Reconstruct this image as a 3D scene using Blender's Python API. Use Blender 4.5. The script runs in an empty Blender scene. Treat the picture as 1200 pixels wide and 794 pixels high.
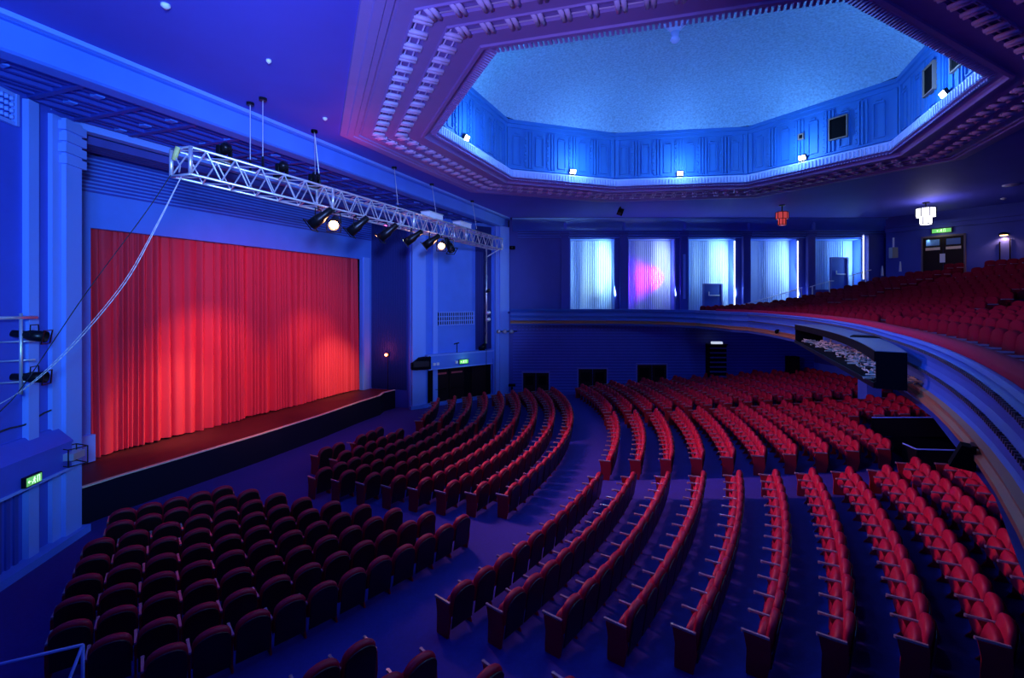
import bpy, math, random
from mathutils import Vector, Matrix
random.seed(7)
S = bpy.context.scene
C = S.collection
PI = math.pi
EYE = 5.9                                   # eye height above the stalls floor

# ------------------------------------------------------------------ camera
FP, PX, VX, VY = 545.0, 640.0, 828.0, 350.0     # focal length in px of a 1200 px frame, lens shift
PSI = math.atan((VX - PX) / FP)
RX, RY = math.cos(PSI), math.sin(PSI)
WX, WY = -math.sin(PSI), math.cos(PSI)
cam = bpy.data.cameras.new('camera'); co = bpy.data.objects.new('camera', cam); C.objects.link(co)
cam.sensor_width = 36; cam.lens = 36 * FP / 1200
cam.shift_x = -(PX - 600) / 1200; cam.shift_y = (VY - 397) / 1200
cam.clip_start = .05; cam.clip_end = 200
co.location = (0, 0, EYE); co.rotation_euler = (PI / 2, 0, PSI)
S.camera = co

# ------------------------------------------------------------------ exposure and world
S.view_settings.view_transform = 'Standard'; S.view_settings.look = 'None'
S.view_settings.gamma = 1; S.view_settings.exposure = 0.0; S.view_settings.use_curve_mapping = False
w = bpy.data.worlds.new('world'); S.world = w; w.use_nodes = True
w.node_tree.nodes['Background'].inputs[0].default_value = (.05, .08, 1, 1)
w.node_tree.nodes['Background'].inputs[1].default_value = .035

def aim(o, target):
    o.rotation_euler = (Vector(target) - o.location).to_track_quat('-Z', 'Y').to_euler()
def area(name, loc, target, size, power, col, sy=None, spread=None):
    l = bpy.data.lights.new(name, 'AREA'); l.energy = power; l.color = col; l.size = size
    if sy: l.shape = 'RECTANGLE'; l.size_y = sy
    if spread: l.spread = math.radians(spread)
    o = bpy.data.objects.new(name, l); C.objects.link(o); o.location = loc; aim(o, target); return o
def spot(name, loc, target, power, col, ang, blend=.3, r=.05):
    l = bpy.data.lights.new(name, 'SPOT'); l.energy = power; l.color = col
    l.spot_size = math.radians(ang); l.spot_blend = blend; l.shadow_soft_size = r
    o = bpy.data.objects.new(name, l); C.objects.link(o); o.location = loc; aim(o, target); return o
def point(name, loc, power, col, r=.05):
    l = bpy.data.lights.new(name, 'POINT'); l.energy = power; l.color = col; l.shadow_soft_size = r
    o = bpy.data.objects.new(name, l); C.objects.link(o); o.location = loc; return o

AZ = (.14, .42, 1); BL = (.08, .12, 1); VI = (.5, .3, 1); WARM = (1, .42, .2); MAG = (1, .12, .45)
# blue house wash from the balcony beside the camera towards the proscenium
spot('wash_proscenium', (1.5, -1.5, 7.2), (-16, 9.5, 8.3), 9300, (.12, .40, 1), 58, .8, .5)
spot('wash_proscenium_far', (1.5, -1.0, 7.4), (-14.3, 22.8, 6.4), 13500, (.20, .34, 1), 27, .9, .5)
spot('wash_ceiling', (-1.0, -1.5, 5.5), (-10, 5, 10.9), 3200, (.10, .20, 1), 75, .9, .4)
spot('wash_octagon', (-1.0, -2.0, 5.0), (-5.5, 10, 10.9), 3300, (.40, .32, 1), 60, .9, .4)
area('wash_stalls', (2.5, -1.5, 10.3), (-2, 13, 0), 2.0, 230, (.10, .12, 1))
area('wash_balcony', (-6.0, 3.5, 10.0), (3.5, 12, 4.5), 1.2, 110, (.04, .2, 1), spread=60)
area('stage_side_light', (-10.2, 13.5, 8.2), (2.5, 14.5, .5), 1.0, 430, (1, .34, .48), sy=3.0, spread=95)
spot('wash_header', (1.5, -1.0, 7.0), (-17.6, 14.5, 9.2), 6500, (.28, .40, 1), 30, .9, .4)
spot('under_circle_fill_near', (5.2, 18.0, 3.6), (10.5, 23.5, 1.4), 160, (.12, .16, 1), 110, .9, .1)  # added fill without a fixture, brightens the back wall under the circle
spot('under_circle_fill_far', (2.6, 23.5, 3.8), (7.0, 32.0, 1.8), 160, (.12, .16, 1), 110, .9, .1)  # second added fill, likewise without a fixture
spot('truss_magenta', (-10.2, 11.5, 9.4), (-9.6, 11.2, 10.9), 45, (1, .05, .25), 150, .9)
# ------------------------------------------------------------------ materials
def mat(name, col, rough=.6, metal=0, emis=None, es=0, noise=None, bump=None, coat=0, spec=None):
    m = bpy.data.materials.new(name); m.use_nodes = True; n = m.node_tree; b = n.nodes['Principled BSDF']
    b.inputs['Base Color'].default_value = (*col, 1); b.inputs['Roughness'].default_value = rough
    b.inputs['Metallic'].default_value = metal; b.inputs['Coat Weight'].default_value = coat
    if spec is not None: b.inputs['Specular IOR Level'].default_value = spec
    if emis: b.inputs['Emission Color'].default_value = (*emis, 1); b.inputs['Emission Strength'].default_value = es
    tc = n.nodes.new('ShaderNodeTexCoord')
    if noise:
        sc, amt = noise
        t = n.nodes.new('ShaderNodeTexNoise'); t.inputs['Scale'].default_value = sc; t.inputs['Detail'].default_value = 5
        n.links.new(tc.outputs['Object'], t.inputs['Vector'])
        mx = n.nodes.new('ShaderNodeMixRGB'); mx.inputs[1].default_value = (*[c * (1 - amt) for c in col], 1)
        mx.inputs[2].default_value = (*[min(1, c * (1 + amt)) for c in col], 1)
        n.links.new(t.outputs['Fac'], mx.inputs[0]); n.links.new(mx.outputs[0], b.inputs['Base Color'])
    if bump:
        sc, st = bump
        t = n.nodes.new('ShaderNodeTexNoise'); t.inputs['Scale'].default_value = sc; t.inputs['Detail'].default_value = 3
        n.links.new(tc.outputs['Object'], t.inputs['Vector'])
        bp = n.nodes.new('ShaderNodeBump'); bp.inputs['Strength'].default_value = st; bp.inputs['Distance'].default_value = .05
        n.links.new(t.outputs['Fac'], bp.inputs['Height']); n.links.new(bp.outputs[0], b.inputs['Normal'])
    return m
M = dict(
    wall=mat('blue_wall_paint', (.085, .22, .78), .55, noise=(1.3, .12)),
    wall_shaded=mat('shaded_blue_wall_paint', (.05, .09, .58), .55, noise=(1.3, .12)),  # darker copy of the wall blue, with shade put into the colour
    walld=mat('deep_blue_wall_paint', (.035, .055, .40), .55, noise=(1.3, .15)),
    light=mat('pale_blue_trim_paint', (.20, .36, .90), .5),
    ceil=mat('blue_ceiling_paint', (.09, .09, .60), .7, noise=(.6, .12)),
    frame=mat('lilac_plaster', (.30, .22, .60), .6, noise=(2, .08)),
    orn=mat('pale_lilac_plaster', (.62, .56, .88), .5),
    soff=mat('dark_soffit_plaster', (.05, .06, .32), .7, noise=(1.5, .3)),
    dome=mat('azure_rough_plaster', (.25, .47, .95), .8, noise=(13, .6), bump=(9, 1.0)),
    drum=mat('azure_plaster', (.025, .17, .55), .6, noise=(2, .1)),
    fluted=mat('pale_fluted_plaster', (.45, .55, .95), .5),
    black=mat('matt_black', (.003, .003, .006), .9, spec=.1),
    blackm=mat('black_metal', (.012, .012, .016), .35, .6),
    carpet=mat('blue_carpet', (.016, .012, .22), .9, noise=(14, .2)),
    stage=mat('red_brown_stage_boards', (.07, .006, .012), .55, noise=(1.5, .35)),
    apron=mat('black_apron_cloth', (.006, .006, .02), .95, spec=.1),
    edge=mat('cream_edge_strip', (.75, .62, .5), .5),
    curtain=mat('red_velvet', (.70, .020, .050), .75),
    pleat=mat('dark_pleated_drape', (.02, .03, .22), .85),
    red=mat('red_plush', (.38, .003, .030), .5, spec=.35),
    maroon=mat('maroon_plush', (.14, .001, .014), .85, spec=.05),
    shell=mat('dark_seat_shell', (.022, .004, .006), .4),
    side=mat('dark_red_side_panel', (.28, .005, .014), .5),
    arm=mat('polished_armrest', (.30, .20, .24), .25, coat=.6),
    metal=mat('aluminium', (.80, .80, .82), .35, .7),
    cable=mat('white_rope', (.75, .72, .75), .7),
    cabled=mat('black_cable', (.02, .02, .03), .6),
    bayc=mat('pale_bay_curtain', (.48, .62, .88), .8),
    pink=mat('crimson_plush_rail', (.30, .004, .05), .8, spec=.2),
    gold=mat('bronze_moulding', (.42, .20, .10), .45, .3),
    doorb=mat('dark_door_leaf', (.014, .004, .006), .6, spec=.2),
    doorblue=mat('blue_door_leaf', (.03, .08, .45), .45),
    jamb=mat('door_frame', (.12, .14, .5), .5),
    white=mat('white_plastic', (.8, .8, .85), .5),
    signg=mat('exit_sign_glow', (.1, .5, .1), .5, emis=(.25, .9, .25), es=.45),
    signw=mat('exit_sign_pictogram', (.9, 1, .9), .5, emis=(.7, 1, .6), es=1.4),
    lampw=mat('lit_warm_lens', (1, .8, .6), .4, emis=(1, .45, .16), es=55),
    lampf=mat('lit_floodlight_lens', (1, 1, 1), .4, emis=(.75, .9, 1), es=40),
    lampr=mat('lit_red_lens', (1, .2, .1), .4, emis=(1, .12, .04), es=50),
    lens=mat('dark_glass_lens', (.05, .05, .06), .08, coat=.8),
    glow=mat('lit_lantern_glass', (1, 1, 1), .4, emis=(.92, .92, 1), es=2.6),
    glowr=mat('red_lantern_glass', (.8, .12, .12), .4, emis=(1, .1, .1), es=.45),
    led=mat('led_strip', (1, 1, 1), .4, emis=(.75, .88, 1), es=4.5),
    sconce=mat('lit_sconce', (1, .8, .5), .4, emis=(1, .55, .22), es=9),
    glass=mat('wired_glass', (.10, .13, .3), .1, coat=.5),
    strip=mat('cream_push_plate', (.75, .55, .4), .5),
    board=mat('grey_blue_board', (.13, .20, .32), .4),
    debris=mat('pale_scrap', (.42, .46, .38), .7, noise=(6, .3)),
)

# ------------------------------------------------------------------ mesh helpers
class MB:
    def __init__(s): s.v = []; s.f = []
    def add(s, vs, fs, T=None):
        b = len(s.v)
        s.v += [tuple(T @ Vector(p)) if T else tuple(p) for p in vs]
        s.f += [tuple(b + i for i in f) for f in fs]; return s
    def box(s, c, d, rz=0, T=None):
        x, y, z = d[0] / 2, d[1] / 2, d[2] / 2
        R = Matrix.Translation(c) @ Matrix.Rotation(rz, 4, 'Z')
        if T: R = T @ R
        vs = [(i * x, j * y, k * z) for k in (-1, 1) for j in (-1, 1) for i in (-1, 1)]
        return s.add(vs, [(0, 2, 3, 1), (4, 5, 7, 6), (0, 1, 5, 4), (2, 6, 7, 3), (0, 4, 6, 2), (1, 3, 7, 5)], R)
    def tube(s, a, b, r, n=6, r2=None):
        a = Vector(a); b = Vector(b); d = b - a; q = d.to_track_quat('Z', 'Y').to_matrix().to_4x4()
        r2 = r if r2 is None else r2
        vs = [(rr * math.cos(2 * PI * i / n), rr * math.sin(2 * PI * i / n), z) for z, rr in ((0, r), (d.length, r2)) for i in range(n)]
        fs = [(i, (i + 1) % n, n + (i + 1) % n, n + i) for i in range(n)] + [tuple(range(n))[::-1], tuple(range(n, 2 * n))]
        return s.add(vs, fs, Matrix.Translation(a) @ q)
    def lathe(s, prof, n=16, T=None):
        vs = [(r * math.cos(2 * PI * i / n), r * math.sin(2 * PI * i / n), z) for r, z in prof for i in range(n)]
        fs = [(k * n + i, k * n + (i + 1) % n, (k + 1) * n + (i + 1) % n, (k + 1) * n + i) for k in range(len(prof) - 1) for i in range(n)]
        fs += [tuple(range(n))[::-1], tuple(range((len(prof) - 1) * n, len(prof) * n))]
        return s.add(vs, fs, T)
    def prism(s, poly, z0, z1, T=None):
        n = len(poly)
        vs = [(x, y, z0) for x, y in poly] + [(x, y, z1) for x, y in poly]
        fs = [(i, (i + 1) % n, n + (i + 1) % n, n + i) for i in range(n)] + [tuple(range(n))[::-1], tuple(range(n, 2 * n))]
        return s.add(vs, fs, T)
    def path(s, pts, r, n=5):
        for a, b in zip(pts, pts[1:]): s.tube(a, b, r, n)
        return s
    def sweep(s, path, prof, closed=False, cap=True):
        rows = []
        n = len(path)
        for off, z in prof: rows.append([(x, y, z) for x, y in offset(path, off, closed)])
        k = len(prof); vs = [rows[j][i] for i in range(n) for j in range(k)]
        fs = []
        for i in range(n if closed else n - 1):
            a = i * k; b = ((i + 1) % n) * k
            for j in range(k - 1): fs.append((a + j, b + j, b + j + 1, a + j + 1))
        if cap and not closed: fs += [tuple(range(k))[::-1], tuple((n - 1) * k + j for j in range(k))]
        return s.add(vs, fs)
    def build(s, name, m, parent=None, smooth=False, T=None):
        me = bpy.data.meshes.new(name); me.from_pydata(s.v, [], s.f); me.update()
        if smooth:
            for p in me.polygons: p.use_smooth = True
        if m: me.materials.append(M[m] if isinstance(m, str) else m)
        o = bpy.data.objects.new(name, me); C.objects.link(o)
        if parent:
            o.parent = parent
            o.matrix_parent_inverse = parent.matrix_basis.inverted()
        return o
def offset(path, off, closed=False):
    n = len(path); out = []
    for i in range(n):
        p = Vector(path[i]).to_2d()
        a = Vector(path[(i - 1) % n]).to_2d() if (closed or i > 0) else None
        b = Vector(path[(i + 1) % n]).to_2d() if (closed or i < n - 1) else None
        d1 = (p - a).normalized() if a is not None else None
        d2 = (b - p).normalized() if b is not None else None
        d1 = d1 or d2; d2 = d2 or d1
        n1 = Vector((d1.y, -d1.x)); n2 = Vector((d2.y, -d2.x))
        m = (n1 + n2).normalized(); out.append(tuple(p + m * (off / max(.3, m.dot(n1)))))
    return out
def tag(o, label=None, cat=None, group=None, kind=None):
    if label: o['label'] = label
    if cat: o['category'] = cat
    if group: o['group'] = group
    if kind: o['kind'] = kind
    return o
def thing(name, loc, label, cat, group=None, rz=0):
    o = bpy.data.objects.new(name, None); C.objects.link(o); o.location = loc; o.rotation_euler = (0, 0, rz)
    o.empty_display_size = .1
    return tag(o, label, cat, group)
def struct(name, mb, m, smooth=False): return tag(mb.build(name, m, smooth=smooth), kind='structure')
def copy_tree(o, parent=None):
    c = o.copy(); C.objects.link(c)
    if parent: c.parent = parent
    for ch in kids.get(o.name, []): copy_tree(ch, c)
    return c
kids = {}
def remember(o):
    kids[o.name] = [c for c in C.objects if c.parent == o]
    for c in kids[o.name]: remember(c)
def H(z): return z + EYE                      # heights below are given from the eye level
def far(s, d, z=0): return (RX * s + WX * d, RY * s + WY * d, H(z))   # frame of the splayed side wall: along it, distance, height
def fu(u, d): return (u - PX) / FP * d
def fv(v, d): return (VY - v) / FP * d
CX, CY = -24.0, 14.2                          # centre of the seat arcs
def pol(r, t, z=0): a = math.radians(t); return (CX + r * math.cos(a), CY + r * math.sin(a), z)
def proj(p):
    x = p[0] * RX + p[1] * RY; d = p[0] * WX + p[1] * WY
    if d < .1: return (-9999, -9999, d)
    return (PX + FP * x / d, VY - FP * (p[2] - EYE) / d, d)

# ================================================================== SETTING
D = 28.6                                      # distance of the splayed side wall
def floor_z(r): return 0 if r < 20.6 else .069 * (r - 20.6)
VO = (30.4, 34.6, 5.2, 11.9)                  # vomitory opening in the stalls floor (r0, r1, t0, t1)
mb = MB(); rs = [6, 12, 16, 19.4, 20.6] + [22 + i for i in range(8)] + [30.4, 31.5, 32.6, 33.6, 34.6, 36, 40]
ts = list(range(-66, 5, 3)) + [5.2, 8, 11.9] + list(range(15, 64, 3))
for r in rs:
    for t in ts: mb.v.append(pol(r, t, floor_z(r)))
for i in range(len(rs) - 1):
    for j in range(len(ts) - 1):
        if rs[i] >= VO[0] and rs[i + 1] <= VO[1] and ts[j] >= VO[2] and ts[j + 1] <= VO[3]: continue
        a = i * len(ts) + j; mb.f.append((a, a + len(ts), a + len(ts) + 1, a + 1))
struct('floor', mb, 'carpet')
mb = MB().box((-17, 14, -.06), (14, 40, .1)); struct('floor_front', mb, 'carpet')
# well of the vomitory
mb = MB(); zf = floor_z(31)
for (a, b) in (((VO[0], VO[2]), (VO[1], VO[2])), ((VO[0], VO[3]), (VO[1], VO[3])), ((VO[0], VO[2]), (VO[0], VO[3])), ((VO[1], VO[2]), (VO[1], VO[3]))):
    p = pol(*a); q = pol(*b)
    mb.add([(p[0], p[1], -2.2), (q[0], q[1], -2.2), (q[0], q[1], floor_z(b[0]) + .02), (p[0], p[1], floor_z(a[0]) + .02)], [(0, 1, 2, 3)])
struct('wall_stairwell', mb, 'black')

# octagonal ceiling opening
LIP = [(-8.15, 12.2), (-4.15, 8.27), (2.33, 8.70), (6.38, 13.16), (6.31, 19.13), (1.75, 22.44), (-4.02, 21.31), (-8.05, 18.11)]
K1 = far(21.0, 28.6)[:2]; K2 = far(24.6, 23.9)[:2]
K3 = (K1[0] + (K2[0] - K1[0]) * 3.4, K1[1] + (K2[1] - K1[1]) * 3.4)
WL = far(fu(598, D), D)[:2]
import bmesh
def ring_plate(name, outer, inner, z, m):
    bm = bmesh.new(); es = []
    for loop in (outer, inner):
        vs = [bm.verts.new((x, y, z)) for x, y in loop]
        for i in range(len(vs)): es.append(bm.edges.new((vs[i], vs[(i + 1) % len(vs)])))
    bmesh.ops.triangle_fill(bm, use_beauty=True, edges=es)
    me = bpy.data.meshes.new(name); bm.to_mesh(me); bm.free(); me.materials.append(M[m])
    o = bpy.data.objects.new(name, me); C.objects.link(o); return tag(o, kind='structure')
ring_plate('ceiling', [(-11.9, -3.5), (26, -3.5), K3, K1, WL, (-11.9, WL[1])], offset(LIP, 2.2, True), H(5.0), 'ceil')
struct('ceiling_octagon_frame', MB().sweep(LIP, [(2.32, H(5.02)), (2.30, H(4.93)), (2.12, H(4.93)), (2.10, H(4.90)), (1.94, H(4.90)), (1.92, H(4.93)), (1.80, H(4.93)),
    (1.78, H(4.98)), (1.74, H(4.98)), (1.72, H(4.95)), (1.47, H(4.95)), (1.45, H(4.92)), (1.42, H(4.92)), (1.40, H(5.02)), (1.14, H(5.02)), (1.12, H(4.95)), (.85, H(4.95)),
    (.83, H(4.92)), (.80, H(4.92)), (.78, H(5.02)), (.52, H(5.02)), (.50, H(4.95)), (.10, H(4.95)), (.08, H(4.91)), (0, H(4.91)), (-.02, H(4.97)), (-.06, H(5.02)), (-.34, H(5.10))], True), 'frame')
struct('trim_octagon_band', MB().sweep(LIP, [(-.34, H(5.10)), (-.36, H(5.38)), (-.32, H(5.42)), (-.05, H(5.42))], True), 'fluted')
# fluting on the riser and on the sloping soffit
fl = MB(); fs_ = MB(); orn = MB()
def along(path, off, step, closed=True, pad=.1):
    P = offset(path, off, closed); n = len(P)
    for i in range(n if closed else n - 1):
        a = Vector(P[i]); b = Vector(P[(i + 1) % n]); L = (b - a).length; k = max(1, int((L - 2 * pad) / step)); d = (b - a).normalized()
        for j in range(k + 1):
            p = a + d * (pad + (L - 2 * pad) * j / k); yield i, p, math.atan2(d.y, d.x), d
for i, p, a, d in along(LIP, -.37, .13): fl.box((p.x, p.y, H(5.23)), (.06, .05, .24), a)
for i, p, a, d in along(LIP, -.20, .10):
    T = Matrix.Translation((p.x, p.y, H(5.045))) @ Matrix.Rotation(a, 4, 'Z') @ Matrix.Rotation(-.27, 4, 'X')
    fs_.box((0, 0, 0), (.05, .27, .04), 0, T)
struct('trim_octagon_flutes', fl, 'fluted'); struct('trim_octagon_soffit_flutes', fs_, 'frame')
for off in (1.27, .65):
    for i, p, a, d in along(LIP, off, .46, pad=.16):
        nrm = Vector((d.y, -d.x))
        for k in (-.055, .055):
            c = p + d * k
            orn.tube((c.x + nrm.x * .17, c.y + nrm.y * .17, H(4.935)), (c.x - nrm.x * .17, c.y - nrm.y * .17, H(4.935)), .048, 8)
    for o2 in (off - .08, off + .08):
        P = offset(LIP, o2, True)
        for i in range(8): orn.tube((*P[i], H(4.985)), (*P[(i + 1) % 8], H(4.985)), .018, 4)
struct('trim_octagon_ornaments', orn, 'orn', True)
# drum and dome
struct('wall_drum', MB().sweep(LIP, [(-.05, H(5.42)), (-.05, H(5.5)), (-.01, H(5.52)), (-.01, H(7.28)), (-.06, H(7.30)), (-.06, H(7.44)), (-.14, H(7.46)), (-.14, H(7.6))], True), 'drum')
rel = MB()
for i in range(8):
    P = offset(LIP, -.03, True); a = Vector(P[i]); b = Vector(P[(i + 1) % 8]); L = (b - a).length; d = (b - a).normalized(); ang = math.atan2(d.y, d.x)
    def panel(t, wd, z0, z1, th=.05):
        c = a + d * t; rel.box((c.x, c.y, H((z0 + z1) / 2)), (wd, th, z1 - z0), ang)
    nb = max(4, int(L / .95)); st = L / nb
    for k in range(nb + 1):
        t = k * st
        if 0 < k < nb:
            for q in (-.13, 0, .13): panel(t + q, .07, 5.62, 7.2, .07 if q else .11)
            for q in range(9): panel(t + .20, .05 + .035 * (q % 2), 5.7 + q * .16, 5.83 + q * .16, .06)
        else:
            panel(max(.12, min(L - .12, t)), .16, 5.55, 7.28, .09)
        if k < nb:
            m = t + st / 2 + .05
            for q in (-.17, .17): panel(m + q, .035, 5.75, 6.95)
            panel(m, .36, 5.72, 5.76); panel(m, .36, 6.95, 7.0); panel(m, .2, 7.05, 7.1)
    panel(L / 2, L - .2, 5.54, 5.60, .08)
struct('trim_drum_panels', rel, 'drum')
cx = sum(p[0] for p in LIP) / 8; cy = sum(p[1] for p in LIP) / 8
mb = MB(); rim = offset(LIP, -.14, True); N = 96
def rim_pt(t):
    dx, dy = math.cos(t), math.sin(t); best = None
    for i in range(8):
        a = rim[i]; b = rim[(i + 1) % 8]; ex, ey = b[0] - a[0], b[1] - a[1]
        den = dx * ey - dy * ex
        if abs(den) < 1e-9: continue
        k = ((a[0] - cx) * ey - (a[1] - cy) * ex) / den; m = ((a[0] - cx) * dy - (a[1] - cy) * dx) / den
        if k > 0 and -1e-6 <= m <= 1 + 1e-6: best = k if best is None else min(best, k)
    return best
RN = 14
for j in range(RN + 1):
    q = j / RN
    for i in range(N):
        t = 2 * PI * i / N; rr = rim_pt(t) * (1 - q) + 0.0
        mb.v.append((cx + rr * math.cos(t), cy + rr * math.sin(t), H(7.6 + 1.35 * math.sqrt(max(0, 1 - (1 - q) ** 2.4)))))
for j in range(RN):
    for i in range(N): mb.f.append((j * N + i, j * N + (i + 1) % N, (j + 1) * N + (i + 1) % N, (j + 1) * N + i))
struct('ceiling_dome', mb, 'dome', True)
# proscenium: cornice fascia, soffit, frame, header, returns
FX = -11.7; YN, YF = 2.1, 26.3
struct('trim_fascia', MB().sweep([(FX, YF + .3), (FX, -3.5)], [(-.3, H(5.0)), (-.02, H(5.0)), (.0, H(4.9)), (-.04, H(4.86)), (-.02, H(4.8)), (-.02, H(4.42)), (.0, H(4.36)), (.35, H(4.36)), (.35, H(4.5))][:0] or
    [(-.16, H(5.0)), (-.16, H(4.93)), (-.10, H(4.90)), (0, H(4.90)), (0, H(4.42)), (.06, H(4.38)), (.45, H(4.38)), (.45, H(4.52))]), 'wall')
struct('trim_cornice_fillet', MB().box((FX + .18, 11.4, H(4.955)), (.14, 30, .09)), 'light')
mb = MB().box((-13.6, 11.4, H(4.72)), (3.4, 30, .3))
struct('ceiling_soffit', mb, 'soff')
mb = MB()
for k in range(9): mb.box((-12.35 - k * .33, 11.4, H(4.54)), (.10, 30, .10 if k % 3 else .17))
for k in range(26): mb.box((-13.6, -2 + k * 1.15, H(4.50)), (2.7, .12, .10))
struct('trim_soffit_ribs', mb, 'walld')
mb = MB()
for k in range(18):
    for j in range(3): mb.box((-12.75 - j * .99, .5 + k * 1.5, H(4.50)), (.22, .16, .09))
struct('trim_soffit_rosettes', mb, 'wall')
PFX = -15.1
# flat frame round the proscenium recess: header lintel and two legs
mb = MB(); mb.box((PFX - .15, 14.15, H(4.46)), (.3, 14.8, .27)); struct('trim_proscenium_lintel', mb, 'light')
mb = MB()
for k in range(4): mb.box((PFX - .5 - k * .28, 14.15, H(4.22 - k * .0)), (.16, 14.0, .22 - .03 * k))
struct('trim_lintel_steps', mb, 'soff')
for side, y0, sg in (('near', 7.0, -1), ('far', 21.3, 1)):
    # return wall between the leg and the header wall
    struct('wall_return_' + side, MB().box((-16.5, y0 + sg * .12, H(-.3)), (2.9, .2, 11.2)), 'walld')
mb = MB()
for k in range(22): mb.tube((-15.35 - k * .11, 21.27, H(-4.93)), (-15.35 - k * .11, 21.27, H(4.5)), .045, 6)
t = tag(mb.build('pleated_drape', 'pleat', smooth=True), 'dark blue pleated drape hanging between the stage opening and the far pilaster', 'drape')
# header wall with curtain opening
HX = -17.6
mb = MB(); mb.box((HX - .1, 14.675, H(3.62)), (.2, 11.75, 2.94)); mb.box((HX - .1, 7.85, H(-.9)), (.2, 1.9, 12)); mb.box((HX - .1, 20.93, H(-.9)), (.2, .76, 12))
struct('wall_proscenium', mb, 'wall')
mb = MB()
for k in range(15): mb.box((HX + .015, 14.2, H(4.86 - k * .115)), (.05, 14.0, .055))
struct('trim_header_reeding', mb, 'walld')
mb = MB(); mb.box((HX + .04, 20.80, H(-1.35)), (.1, .42, 7.2)); mb.box((HX + .02, 8.62, H(-4.5)), (.16, .5, .8))
struct('trim_opening_jamb', mb, 'light')
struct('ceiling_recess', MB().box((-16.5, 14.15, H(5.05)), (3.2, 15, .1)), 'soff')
# splayed walls beside the proscenium, near and far (mirror images)
def mir(side, x, y): return (x, y) if side == 'far' else (x, 28.4 - y)
def vstrip(mb, side, p, q, z0, z1, th):
    """a vertical slab from plan point p to q, th thick towards the hall"""
    p = mir(side, *p); q = mir(side, *q); v = Vector(q) - Vector(p); L = v.length; a = math.atan2(v.y, v.x)
    n = Vector((v.y, -v.x)).normalized() * (1 if side == 'far' else -1)
    c = (Vector(p) + Vector(q)) / 2 + n * (th / 2)
    mb.box((c.x, c.y, H((z0 + z1) / 2)), (L, abs(th), z1 - z0), a)
SP0, SP1 = (-15.0, 21.25), (-11.75, 26.35)
def sp(t): return (SP0[0] + (SP1[0] - SP0[0]) * t, SP0[1] + (SP1[1] - SP0[1]) * t)
for side in ('near', 'far'):
    mb = MB(); vstrip(mb, side, sp(-.01), sp(1.02), -5.95, 4.6, -.25); struct('wall_splay_' + side, mb, 'wall_shaded' if side == 'near' else 'wall')  # near wall's shade is painted in by the darker blue
    mb = MB(); vstrip(mb, side, sp(0), sp(.085), -5.9, 4.35, .18); vstrip(mb, side, sp(.0), sp(.13), -5.9, 4.35, .09)
    vstrip(mb, side, sp(.20), sp(.245), -5.9, 4.4, .12); struct('trim_pilaster_' + side, mb, 'light')
    mb = MB()
    for k in range(4): vstrip(mb, side, sp(-.012), sp(.097 + .004 * (k % 2)), 3.25 + k * .27, 3.45 + k * .27, .24)
    struct('trim_capital_' + side, mb, 'light')
    mb = MB(); vstrip(mb, side, sp(.86), sp(1.02), -5.9, 4.4, .25); vstrip(mb, side, sp(.90), sp(.98), -5.9, 4.4, .34); struct('column_' + side, mb, 'light')
    mb = MB()
    for k in range(18): vstrip(mb, side, sp(.27 + k * .033), sp(.285 + k * .033), -5.9, -3.6, .04)
    struct('trim_reeded_dado_' + side, mb, 'walld')
    mb = MB(); vstrip(mb, side, sp(-.02), sp(1.02), -5.9, -5.72, .3); struct('baseboard_' + side, mb, 'wall')
# stage
AP = [(-15.39, 6.7), (-15.39, 7.16), (-15.45, 8.4), (-15.4, 10.0), (-15.35, 12.5), (-15.45, 15.5), (-15.7, 18.0), (-15.75, 19.6), (-16.05, 20.3), (-15.95, 21.1)]
poly = AP + [(-22, 21.1), (-22, 6.7)]
struct('stage_floor', MB().prism(poly[::-1], H(-5.9), H(-4.93)), 'stage')
t = tag(MB().sweep([(x + .02, y) for x, y in AP], [(0, H(-5.9)), (.03, H(-5.9)), (.03, H(-4.95)), (0, H(-4.95))]).build('apron_cloth', 'apron'), 'black cloth facing along the front of the stage', 'cloth')
mb = MB().sweep(AP, [(-.06, H(-4.93)), (-.06, H(-4.90)), (.06, H(-4.90)), (.06, H(-4.93))]); struct('trim_stage_edge', mb, 'edge')
bpy.data.objects['apron_cloth'].location.x += 0
# stage curtain
mb = MB(); ncol, nrow = 1100, 14; y0, y1 = 8.55, 20.45
random.seed(3); ph = []; acc = 0
for i in range(ncol + 1):
    acc += .17 + .09 * math.sin(i * .037 + math.sin(i * .011) * 3) + .045 * math.sin(i * .13 + 1); ph.append(acc)
deep = [.35 + 1.5 * random.random() ** 1.5 for _ in range(400)]
for j in range(nrow + 1):
    q = j / nrow
    for i in range(ncol + 1):
        s = i / ncol; k = ph[i] / PI; a = deep[int(k) % 400] * (1 - k % 1) + deep[(int(k) + 1) % 400] * (k % 1)
        amp = (.13 + .12 * (1 - q)) * a
        x = -17.92 + amp * (abs(math.sin(ph[i])) ** .7 - .6) + .05 * math.sin(i * .043) - (.12 * math.exp(-((s - .47) / .012) ** 2))
        zz = -4.91 + .05 * math.sin(s * 9) ** 2
        mb.v.append((x, y0 + (y1 - y0) * s + (1 - q) * .05 * math.sin(i * .03), H(zz + (2.35 - zz) * q)))
for j in range(nrow):
    for i in range(ncol): a = j * (ncol + 1) + i; mb.f.append((a, a + 1, a + ncol + 2, a + ncol + 1))
tag(mb.build('stage_curtain', 'curtain', smooth=True), 'tall red velvet curtain closed across the stage', 'curtain')
struct('wall_backstage', MB().box((-18.6, 14.15, H(-1)), (.1, 16, 9)), 'black')

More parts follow.
